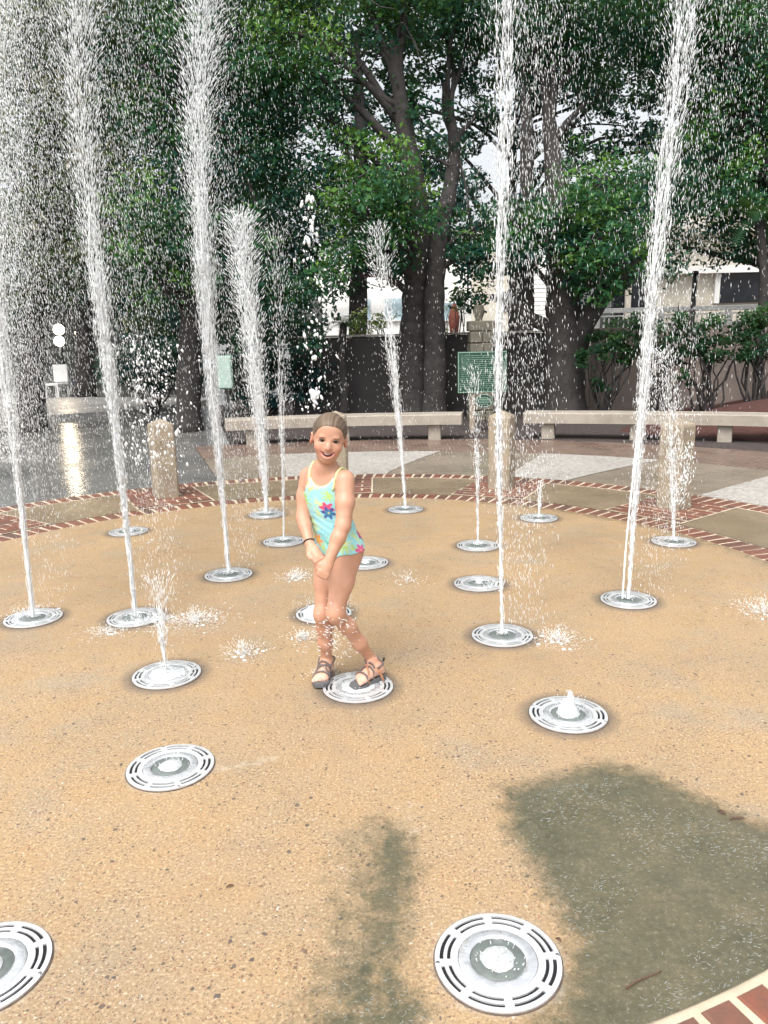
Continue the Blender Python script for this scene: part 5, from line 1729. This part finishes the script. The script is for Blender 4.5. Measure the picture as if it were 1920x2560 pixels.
def streaks(P, d, ln, wd):
    """spindle shaped drops"""
    n = len(P)
    d = d / (np.linalg.norm(d, axis=1)[:, None] + 1e-9)
    a = np.cross(d, np.array([0.3, 1.0, 0.2])); a /= np.linalg.norm(a, axis=1)[:, None] + 1e-9
    b = np.cross(d, a)
    V = (P[:, None] + _S[None, :, 0:1] * a[:, None] * wd[:, None, None] / 2 + _S[None, :, 1:2] * b[:, None] * wd[:, None, None] / 2
         + (_S[None, :, 2:3]) * d[:, None] * ln[:, None, None] / 2)
    F = (np.arange(n) * 6)[:, None, None] + _SF[None]
    return V.reshape(-1, 3), F.reshape(-1, 3)


class Drops:
    def __init__(s): s.V, s.F, s.n = [], [], 0

    def add(s, P, d, ln, wd):
        if len(P) == 0: return
        V, F = streaks(np.asarray(P, float), np.asarray(d, float), np.asarray(ln, float), np.asarray(wd, float))
        s.V.append(V); s.F.append(F + s.n); s.n += len(V)

    def tri(s, V, F):
        s.V.append(np.asarray(V, float)); s.F.append(np.asarray(F) + s.n); s.n += len(V)

    def tube(s, pts, rad, n=6):
        V, F = tube_arrays(pts, rad, n, caps=False)
        F = np.array(F)
        s.tri(V, np.concatenate([F[:, [0, 1, 2]], F[:, [0, 2, 3]]]))

    def build(s, name, material, origin, parent=None, smooth=True):
        o = np_mesh(name, np.concatenate(s.V) - np.array(origin), np.concatenate(s.F), material, parent, smooth)
        if parent is None: o.location = origin
        return o


def path_at(pts, t):
    L_ = np.r_[0, np.cumsum(np.linalg.norm(np.diff(pts, axis=0), axis=1))]
    u = t * L_[-1]
    p = np.stack([np.interp(u, L_, pts[:, i]) for i in range(3)], -1)
    du = 0.03
    q = np.stack([np.interp(np.minimum(u + du, L_[-1]), L_, pts[:, i]) for i in range(3)], -1)
    q0 = np.stack([np.interp(np.maximum(u - du, 0), L_, pts[:, i]) for i in range(3)], -1)
    return p, q - q0


JG = 'water jets of the splash fountain'


def jet(key, label, px, r0=0.010, s0=0.003, s1=0.06, pw=1.6, strands=6, cut=0.6, n=2600, fall=0, wind=(0.10, 0.0), fsp=0.09, lmin=0.015, lmax=0.05, w=(0.0018, 0.0045), ftop=1.0, chunk=0):
    gx, gy = GRATES[key]
    root = tag(empty('water_jet', (gx, gy, 0.012)), label, 'water jet', JG)
    O = np.array([gx, gy, 0.012])
    pts = np.array([[gx, gy, 0.012]] + [at(a, b, gy) for a, b in px])
    # smooth the path
    tt = np.linspace(0, 1, 40)
    P, _ = path_at(pts, tt)
    for _ in range(8): P[1:-1] = (P[:-2] + 2 * P[1:-1] + P[2:]) / 4
    pts = P
    D = Drops()
    sp = lambda t: s0 + (s1 - s0) * t ** pw
    for q in range(strands + 2):
        t = np.linspace(0, cut * wr.uniform(0.75, 1.15), 46)
        t = np.clip(t, 0, 1)
        c, _ = path_at(pts, t)
        ph = wr.uniform(0, 6.28, 4); am = wr.normal(size=2)
        off = np.stack([am[0] * 0.6 + 0.5 * np.sin(t * 26 + ph[0]) + 0.3 * np.sin(t * 61 + ph[1]), am[1] * 0.6 + 0.5 * np.sin(t * 24 + ph[2]) + 0.3 * np.sin(t * 57 + ph[3]), 0 * t], -1)
        c = c + off * sp(t)[:, None] * 0.75
        rr = r0 * (0.36 if strands > 2 else 0.9) * (1 - 0.8 * (t / t.max()) ** 1.2) * (1 + 0.35 * np.sin(t * 90 + ph[0]) * (t > 0.08))
        D.tube(c, np.maximum(rr, 0.0007), 6)
    m = n // 3
    t = wr.uniform(0, 0.55, m)                       # long glassy filaments low in the jet
    c, d = path_at(pts, t)
    off = wr.normal(size=(m, 3)) * np.maximum(sp(t), r0 * 0.42)[:, None] * np.array([1, 1, 0.1])
    D.add(c + off, d + wr.normal(size=(m, 3)) * 0.0012, wr.uniform(0.03, 0.12, m), wr.uniform(0.0012, 0.0034, m))
    # broken-up water along the path
    t = wr.uniform(0, 1, n) ** 0.8
    c, d = path_at(pts, t)
    off = wr.normal(size=(n, 3)) * sp(t)[:, None] * np.array([1, 1, 0.2])
    ln = wr.uniform(lmin, lmax, n) * (0.6 + 0.6 * t); wd = wr.uniform(*w, n)
    D.add(c + off, d + off * 0.32 * (0.3 + t)[:, None] + wr.normal(size=(n, 3)) * 0.0035, ln, wd)
    if chunk:
        t = wr.uniform(0.35, 1, chunk); c, d = path_at(pts, t)
        off = wr.normal(size=(chunk, 3)) * sp(t)[:, None] * np.array([0.8, 0.8, 0.2])
        D.add(c + off, d, wr.uniform(0.04, 0.12, chunk), wr.uniform(0.005, 0.011, chunk))
    # collar of foam at the nozzle
    m = 120
    a = wr.uniform(0, 6.28, m); r = wr.uniform(0.0, 0.035, m)
    D.add(np.c_[gx + r * np.cos(a), gy + r * np.sin(a), 0.012 + wr.uniform(0, 0.02, m)], wr.normal(size=(m, 3)) + np.array([0, 0, 1.5]), wr.uniform(0.004, 0.012, m), wr.uniform(0.003, 0.006, m))
    D.build('stream', M['spray'], O, root)['kind'] = 'stuff'
    if fall:
        D = Drops()
        t = wr.uniform(0.0, 1, fall) ** 0.75 * ftop
        c, _ = path_at(pts, t)
        h = 1 - t
        off = wr.normal(size=(fall, 3)) * (fsp * (0.35 + 0.65 * t))[:, None] * np.array([1, 1, 0.5]) + np.array([wind[0], wind[1], 0]) * (0.4 + wr.uniform(0, 1, fall))[:, None]
        D.add(c + off, np.c_[wr.normal(0, 0.10, fall) + 0.08, wr.normal(0, 0.08, fall), -np.ones(fall)], wr.uniform(0.006, 0.034, fall), wr.uniform(0.0012, 0.0032, fall))
        o = D.build('falling_spray', M['spray'], O, root)
        o['kind'] = 'stuff'
    return root


jet('G', 'tall jet at the left edge of the pad', [(45, 1080), (20, 870), (0, 720), (-25, 520), (-45, 250), (-60, 0)], r0=0.016, s0=0.0045, s1=0.055, n=5200, strands=9, cut=0.8, fall=2600, wind=(0.13, 0.0), fsp=0.15)
jet('H', 'second tall jet from the left, fanning into drops high up', [(268, 1080), (243, 860), (218, 660), (196, 480), (176, 300), (166, 150), (170, 0), (180, -120)], r0=0.014, s0=0.0045, s1=0.065, n=5600, strands=9, cut=0.7, fall=4200, wind=(0.17, 0.0), fsp=0.13)
jet('I', 'brightest tall jet left of the girl, white at the frame top', [(480, 1060), (458, 830), (442, 620), (430, 420), (424, 220), (440, 40), (452, -120)], r0=0.015, s0=0.0045, s1=0.080, n=9000, strands=10, cut=0.85, fall=4200, wind=(0.12, 0.0), fsp=0.13, w=(0.002, 0.005))
jet('S', 'short thick white plume left of the girl, ending below the frame top', [(567, 960), (548, 770), (530, 610), (522, 520), (520, 455)], r0=0.018, s0=0.005, s1=0.075, pw=0.9, n=4600, strands=9, cut=0.9, fall=1200, wind=(-0.05, 0.0), fsp=0.09, w=(0.003, 0.007), lmin=0.02, lmax=0.07)
jet('Q', 'thin stream just left of the girl', [(612, 1050), (608, 900), (604, 760), (600, 620), (596, 480)], r0=0.007, s1=0.05, n=700, strands=3, cut=0.55, fall=500, wind=(0.02, 0.0), fsp=0.09)
jet('P', 'slim leaning jet behind the girl, right of her head', [(866, 960), (851, 800), (833, 640), (818, 540), (808, 480)], r0=0.017, s1=0.075, n=1900, strands=5, cut=0.85, fall=500, wind=(0.0, 0.0), fsp=0.10, w=(0.0025, 0.005))
jet('M', 'low broken spout in line with the green sign', [(1031, 1010), (1028, 900), (1022, 840), (1018, 790)], r0=0.007, s1=0.035, n=420, strands=3, cut=0.6, fall=160, wind=(0.01, 0), fsp=0.07)
jet('J', 'tall thin stream right of the girl', [(1082, 1200), (1079, 1020), (1077, 860), (1079, 700), (1083, 500), (1090, 350), (1094, 180), (1096, 0), (1096, -100)], r0=0.011, s1=0.034, pw=1.1, n=1500, strands=3, cut=1.0, fall=4200, wind=(0.13, 0.0), fsp=0.12, chunk=110)
jet('K', 'tall double stream at the right', [(1368, 1120), (1386, 900), (1400, 730), (1416, 540), (1440, 360), (1462, 200), (1482, 20), (1492, -100)], r0=0.014, s1=0.050, pw=1.2, n=3200, strands=6, cut=1.0, fall=4200, wind=(0.16, 0.0), fsp=0.16, chunk=130)
jet('N', 'arching spout before the right bollard', [(1454, 1080), (1452, 960), (1449, 850), (1443, 785), (1432, 752)], r0=0.009, s1=0.045, pw=1.0, n=520, strands=3, cut=0.85, fall=340, wind=(-0.06, 0.0), fsp=0.07, w=(0.003, 0.007), lmin=0.015, lmax=0.045)
jet('O', 'faint low spout over the dark far grate', [(1166, 1085), (1166, 1040)], r0=0.006, s1=0.02, n=120, strands=2, cut=0.9)
jet('F', 'low thin spout of two strands in the left foreground', [(352, 1400), (349, 1350), (346, 1300), (343, 1240)], r0=0.0065, s1=0.035, n=260, strands=3, cut=0.75, fall=120, wind=(0, 0), fsp=0.05)
# second strand of the double stream at right
kx, ky = GRATES['K']
kj = [o for o in scene.objects if o.get('label') == 'tall double stream at the right'][0]
D = Drops()
pp = np.array([[kx - 0.035, ky, 0.012], at(1352, 1180, ky), at(1378, 920, ky), at(1396, 740, ky)])
t = np.linspace(0, 1, 30); c, _ = path_at(pp, t)
D.tube(c, 0.0055 + 0.001 * np.sin(t * 50), 6)
D.build('side_stream', M['spray'], (kx, ky, 0.012), kj)
# drops trailing the arching spout
nx, ny = GRATES['N']
D = Drops()
m = 240
t = wr.uniform(0, 1, m)
pts = np.array([at(1432, 752, ny), at(1415, 790, ny), at(1400, 840, ny), at(1390, 905, ny)])
c, d = path_at(pts, t)
D.add(c + wr.normal(size=(m, 3)) * np.array([0.03, 0.05, 0.02]), d + wr.normal(size=(m, 3)) * 0.02, wr.uniform(0.015, 0.045, m), wr.uniform(0.003, 0.006, m))
m = 170
t = wr.uniform(0, 1, m)
pts = np.array([at(1487, 960, ny - 0.5), at(1480, 1030, ny - 0.5), at(1466, 1090, ny - 0.5)])
c, d = path_at(pts, t)
D.add(c + wr.normal(size=(m, 3)) * np.array([0.022, 0.03, 0.02]), d + wr.normal(size=(m, 3)) * 0.02, wr.uniform(0.02, 0.05, m), wr.uniform(0.004, 0.008, m))
tag(D.build('falling_drops', M['spray'], (nx, ny, 0)), 'bright drops falling beside the right bollard', 'water drops', kind='stuff')


# ------------------------------------------------------------------ bubbling nozzles, splashes
def lumpy_dome(x, y, z, r, h, amp, n=30, seed=0):
    g = np.random.default_rng(seed)
    a = np.linspace(0, 2 * np.pi, n, endpoint=False)
    rr = np.linspace(0, 1, 9)[1:]
    V = [(x, y, z + h)]
    ph = g.uniform(0, 6.28, 6)
    for k2 in rr:
        for t in a:
            w_ = 1 + 0.35 * amp * (np.sin(3 * t + ph[0] + 5 * k2) * 0.5 + np.sin(7 * t + ph[1] - 9 * k2) * 0.35 + np.sin(11 * t + ph[2]) * 0.25)
            zz = h * (1 - k2 ** 2.2) * (1 + amp * 1.6 * (np.sin(5 * t + ph[3] + 14 * k2) * 0.5 + np.sin(9 * t + ph[4] - 11 * k2) * 0.4))
            V.append((x + r * k2 * w_ * math.cos(t), y + r * k2 * w_ * math.sin(t), z + max(0.0, zz)))
    F = [(0, 1 + i, 1 + (i + 1) % n) for i in range(n)]
    for k2 in range(len(rr) - 1):
        for i in range(n):
            b = 1 + k2 * n
            F.append((b + i, b + n + i, b + n + (i + 1) % n)); F.append((b + i, b + n + (i + 1) % n, b + (i + 1) % n))
    return np.array(V), np.array(F)


BG = 'water bubbling up at low nozzles'
for k_, r, h, amp, nd, lab in (('A', GR * 0.27, 0.014, 0.22, 40, 'low dome of water bubbling in the large front grate'), ('B', GR * 0.27, 0.013, 0.22, 30, 'low dome of water bubbling in the left foreground grate'),
                               ('C', GR * 0.30, 0.055, 0.25, 90, 'frothing knob of water on the grate right of the girl'), ('L', GR * 0.14, 0.028, 0.2, 20, 'tiny bubble of water on the grate right of the hips'),
                               ('D', GR * 0.27, 0.016, 0.1, 0, 'low dome of water in the cut off left grate'), ('R', GR * 0.2, 0.02, 0.2, 20, 'small bubble of water on the grate behind the hip'),
                               ('U', GR * 0.75, 0.05, 0.3, 260, 'white frothing mound of water behind the knees'), ('T', GR * 0.3, 0.03, 0.2, 40, 'small foam on the grate by the left bricks'),
                               ('F', GR * 0.55, 0.014, 0.25, 120, 'thin foamy puddle on the left spout grate'), ('E', GR * 0.5, 0.012, 0.3, 70, 'water welling up under the sandal')):
    gx, gy = GRATES[k_]
    D = Drops()
    V, F = lumpy_dome(gx, gy, 0.0085, r, h, amp, seed=ord(k_))
    D.tri(V, F)
    if h > 0.03:
        V, F = lumpy_dome(gx + 0.006, gy - 0.004, 0.0085, r * 0.55, h * 1.5, amp, seed=ord(k_) + 50); D.tri(V, F)
    if nd:
        a = wr.uniform(0, 6.28, nd); q = wr.uniform(0, 1, nd) ** 0.6 * r * 1.6
        D.add(np.c_[gx + q * np.cos(a), gy + q * np.sin(a), 0.012 + wr.uniform(0, 1.4, nd) * h], np.c_[np.cos(a) * 0.5, np.sin(a) * 0.5, np.ones(nd)], wr.uniform(0.006, 0.02, nd), wr.uniform(0.002, 0.005, nd))
    tag(D.build('water_bubble', M['bubble'], (gx, gy, 0.0085)), lab, 'water', BG)

SPL = 'splashes where drops hit the pad'
for px, py, R_, n, hh, lab in ((420, 1345, 0.22, 420, 0.07, 'wide splash right of the second left jet'), (345, 1345, 0.12, 160, 0.05, 'splash at the rim of the second left grate'), (525, 1415, 0.13, 200, 0.09, 'splash on the open pad left of the girl\'s shins'),
                               (1205, 1388, 0.16, 280, 0.08, 'splash right of the thin stream\'s grate'), (640, 1250, 0.14, 220, 0.07, 'splash left of the girl\'s hips'), (1650, 1325, 0.2, 260, 0.1, 'splash at the right edge of the pad'),
                               (575, 1105, 0.16, 200, 0.05, 'foam round the foot of the short plume'), (655, 1380, 0.10, 120, 0.05, 'splash left of the girl\'s shin'), (230, 1370, 0.16, 160, 0.05, 'splash between the two left grates'),
                               (1060, 1270, 0.10, 60, 0.05, 'little splash by the grate right of the hips'), (880, 1260, 0.15, 70, 0.10, 'drops bouncing up right of the hips'), (60, 1330, 0.2, 160, 0.05, 'foam round the far left grate'),
                               (300, 1345, 0.15, 160, 0.04, 'foam round the second left grate'), (700, 1460, 0.09, 90, 0.06, 'spatter round the sandals')):
    c = gnd(px, py)
    D = Drops()
    n = int(n * 2.2)
    a = wr.uniform(0, 6.28, n); q = np.abs(wr.normal(0, 0.5, n)) * R_
    z = np.abs(wr.normal(0, 0.45, n)) * hh * np.exp(-q / R_)
    D.add(np.c_[c[0] + q * np.cos(a), c[1] + q * np.sin(a) * 1.1, z + 0.004], np.c_[np.cos(a) * 0.6 + wr.normal(0, .3, n), np.sin(a) * 0.6, 0.2 + z * 18], wr.uniform(0.005, 0.024, n), wr.uniform(0.0012, 0.0036, n))
    for _ in range(int(n / 60)):
        aa = wr.uniform(0, 6.28); qq = abs(wr.normal(0, 0.45)) * R_
        V, F = lumpy_dome(c[0] + qq * math.cos(aa), c[1] + qq * math.sin(aa), 0.001, wr.uniform(0.005, 0.012), wr.uniform(0.002, 0.006), 0.4, 10, int(wr.integers(1, 999)))
        D.tri(V, F)
    tag(D.build('water_splash', M['spray'], (c[0], c[1], 0)), lab, 'splash', SPL, 'stuff')

# ------------------------------------------------------------------ loose drops in the air
def ico_drops(P, R_, elong):
    bm = bmesh.new(); bmesh.ops.create_icosphere(bm, subdivisions=1, radius=1.0)
    B = np.array([v.co[:] for v in bm.verts]); Fi = np.array([[v.index for v in f.verts] for f in bm.faces]); bm.free()
    D = Drops()
    for p, r, e in zip(P, R_, elong):
        w_ = 1 + wr.normal(0, 0.18, (len(B), 1))
        tilt = wr.normal(0, 0.25)
        v = B * w_ * r * np.array([1, 1, e])
        v[:, 0] += v[:, 2] * tilt
        D.tri(v + p, Fi)
    return D


# chain of big drops above and behind the girl's head
n = 120
py = wr.uniform(425, 890, n)
pxm = np.interp(py, [425, 520, 640, 760, 890], [660, 672, 690, 682, 672])
P = np.array([at(x + wr.normal(0, 13 + (y > 600) * 5), y, 3.55 + wr.normal(0, 0.12)) for x, y in zip(pxm, py)])
D = ico_drops(P, np.abs(wr.normal(0.003, 0.0022, n)) + 0.0012, wr.uniform(1.0, 2.2, n))
tag(D.build('falling_drops', M['spray'], (P[0][0], P[0][1], 0)), 'chain of big white drops falling behind the girl\'s head', 'water drops', kind='stuff')
# the big blob of water above her head
bc = at(677, 856, 3.5)
D = ico_drops([bc, bc + np.array([0.012, 0, 0.012]), bc + np.array([-0.010, 0, 0.020]), bc + np.array([0.006, 0, -0.024]), bc + np.array([0.002, 0, -0.043]), bc + np.array([0.016, 0, 0.034])], [0.017, 0.012, 0.010, 0.010, 0.006, 0.005], [1.4, 1.2, 1.4, 1.8, 2.0, 1.5])
tag(D.build('water_blob', M['spray'], tuple(bc)), 'big ragged white blob of water just above the girl\'s head', 'water blob')
# bright drops in front of the left bollard
n = 330
px = np.clip(wr.normal(325, 42, n), 225, 430); py = wr.uniform(730, 1010, n) + (px - 325) * 0.25
P = np.array([at(x, y, 4.6 + wr.normal(0, 0.25)) for x, y in zip(px, py)])
D = ico_drops(P, np.abs(wr.normal(0.0034, 0.0018, n)) + 0.0015, wr.uniform(1.0, 2.4, n))
tag(D.build('falling_drops', M['spray'], (P[0][0], P[0][1], 0)), 'cloud of bright drops in front of the left bollard', 'water drops', kind='stuff')
# spatter on the shins
n = 150
P = np.array([at(x, y, Yq) for x, y, Yq in zip(wr.normal(715, 30, n), wr.normal(1365, 28, n), wr.uniform(3.02, 3.12, n))])
D = Drops(); D.add(P, np.c_[wr.normal(0.8, .4, n), wr.normal(0, .3, n), wr.normal(-0.4, .4, n)], wr.uniform(0.006, 0.024, n), wr.uniform(0.002, 0.005, n))
tag(D.build('falling_drops', M['spray'], (P[0][0], P[0][1], 0)), 'spatter of drops in front of the girl\'s shins', 'water drops', kind='stuff')


# fine spray hanging in the air, thickest to the left
def spray(n, px, py, Yr, lab, ln, wd, weight=None):
    D = Drops()
    x = wr.uniform(*px, n * 3); y = wr.uniform(*py, n * 3)
    if weight is not None:
        k_ = wr.uniform(0, 1, n * 3) < weight(x, y)
        x, y = x[k_][:n], y[k_][:n]
    else: x, y = x[:n], y[:n]
    m = len(x)
    Yd = wr.uniform(*Yr, m)
    P = np.array([at(a, b, c) for a, b, c in zip(x, y, Yd)])
    k_ = P[:, 2] > 0.01
    P = P[k_]; m = len(P)
    sc = (P[:, 1] / 4.5)
    D.add(P, np.c_[wr.normal(0.05, 0.10, m), wr.normal(0, 0.05, m), -np.ones(m)], wr.uniform(*ln, m) * sc, wr.uniform(*wd, m) * sc ** 0.5)
    o = D.build('drifting_spray', M['spray'], (P[0][0], P[0][1], 0))
    tag(o, lab, 'spray', kind='stuff')


spray(30000, (-120, 760), (-60, 1120), (3.6, 8.0), 'fine falling spray thickest at the left edge', (0.006, 0.026), (0.0010, 0.0026), lambda x, y: np.clip(1.05 - (x + 60) / 640, 0.10, 1) * np.clip(1.25 - np.abs(y - 350) / 900, 0.25, 1))
spray(24000, (-120, 210), (-60, 1000), (2.6, 6.0), 'dense mist of drops at the upper left edge', (0.005, 0.024), (0.0012, 0.0034), lambda x, y: np.clip(1.1 - (x + 60) / 230, 0.05, 1))
spray(13000, (-120, 110), (-60, 1000), (2.4, 5.0), 'white veil of spray along the left edge', (0.006, 0.028), (0.0016, 0.0044), lambda x, y: np.clip(1.0 - (x + 40) / 120, 0.03, 1))
spray(4200, (1000, 1780), (-60, 900), (4.0, 8.0), 'fine falling spray over the right half', (0.008, 0.034), (0.0010, 0.0022), lambda x, y: np.clip(0.9 - (y - 100) / 900, 0.15, 1))
spray(1500, (600, 1100), (300, 1000), (4.0, 8.0), 'thin scattered drops round the girl', (0.006, 0.024), (0.0010, 0.0022))

# ------------------------------------------------------------------ small litter on the pad
leafm = simple('brown_dead_leaf', (0.10, 0.05, 0.03), 0.7, 0.4, 60)
for (px, py, ln, wd, ang, lab) in ((1559, 1757, 0.028, 0.012, -0.9, 'small brown leaf on the stained pad at right'), (1592, 1771, 0.05, 0.008, 0.1, 'long thin brown leaf beside the small leaf at right'), (1206, 2043, 0.018, 0.009, -0.8, 'brown leaf bit on the rim of the front grate'), (497, 1917, 0.022, 0.007, 0.4, 'dark sliver of leaf on the left foreground pad')):
    c = gnd(px, py)
    n = 7
    V, F = [], []
    for i in range(n):
        t = i / (n - 1)
        w_ = wd * math.sin(math.pi * (0.06 + 0.88 * t)) / 2
        x = (t - 0.5) * ln
        zz = 0.004 + 0.004 * math.sin(t * 3.1) + (0.013 if 'grate' in lab else 0)
        V += [(x, -w_, zz), (x, 0, zz - 0.0012), (x, w_, zz + 0.001)]
    for i in range(n - 1):
        b = 3 * i
        F += [(b, b + 3, b + 4, b + 1), (b + 1, b + 4, b + 5, b + 2)]
    o = mesh_obj('fallen_leaf', V, F, leafm, None, True)
    o.location = (c[0], c[1], 0); o.rotation_euler = (0, 0, ang)
    sol = o.modifiers.new('thickness', 'SOLIDIFY'); sol.thickness = 0.0008
    tag(o, lab, 'leaf')
a, b = gnd(1352, 2138), gnd(1428, 2098)
t = np.linspace(0, 1, 7)[:, None]
P = a * (1 - t) + b * t + np.array([0, 0, 0.004]) + np.c_[np.zeros(7), 0.003 * np.sin(np.linspace(0, 5, 7)), np.zeros(7)]
o = tube('twig', P - P[0], np.linspace(0.0026, 0.0014, 7), leafm, None, 6)
o.location = tuple(P[0])
tag(o, 'thin brown twig lying on the wet stain at the bottom right', 'twig')


# ------------------------------------------------------------------ pale flecks added for sky glints on the water film over the stain
def glint_flecks(polys, n, lab):  # small pale curls modelled in place of sky reflections off wavelets
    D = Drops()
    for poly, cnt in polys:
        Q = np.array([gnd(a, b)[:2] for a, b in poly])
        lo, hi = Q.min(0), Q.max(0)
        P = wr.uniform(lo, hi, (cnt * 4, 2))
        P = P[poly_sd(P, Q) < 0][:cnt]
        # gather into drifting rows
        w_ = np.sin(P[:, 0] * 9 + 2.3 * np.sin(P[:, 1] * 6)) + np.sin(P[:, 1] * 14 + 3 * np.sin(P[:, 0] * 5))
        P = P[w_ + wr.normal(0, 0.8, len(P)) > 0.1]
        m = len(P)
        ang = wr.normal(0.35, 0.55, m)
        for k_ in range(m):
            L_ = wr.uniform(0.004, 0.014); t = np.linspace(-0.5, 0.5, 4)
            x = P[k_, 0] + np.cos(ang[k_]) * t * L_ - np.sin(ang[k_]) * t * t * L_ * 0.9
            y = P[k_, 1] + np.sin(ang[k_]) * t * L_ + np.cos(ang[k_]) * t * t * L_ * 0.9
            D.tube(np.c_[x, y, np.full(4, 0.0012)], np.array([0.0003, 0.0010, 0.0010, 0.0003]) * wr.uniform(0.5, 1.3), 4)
    tag(D.build('glint_flecks', M['film'], (0.6, 2.2, 0)), lab, 'glint_flecks', kind='stuff')


glint_flecks([([(1110, 1720), (1110, 1800), (1200, 1940), (1245, 2040), (1230, 2120), (1100, 2212), (1400, 2212), (1659, 2090), (1659, 1800), (1500, 1725), (1370, 1670), (1250, 1690)], 2400),
       ([(850, 1900), (890, 1990), (870, 2110), (940, 2212), (640, 2212), (740, 2100), (800, 1960)], 260)], 0, 'white flecks standing in for sky glints on the film of water over the green stain')
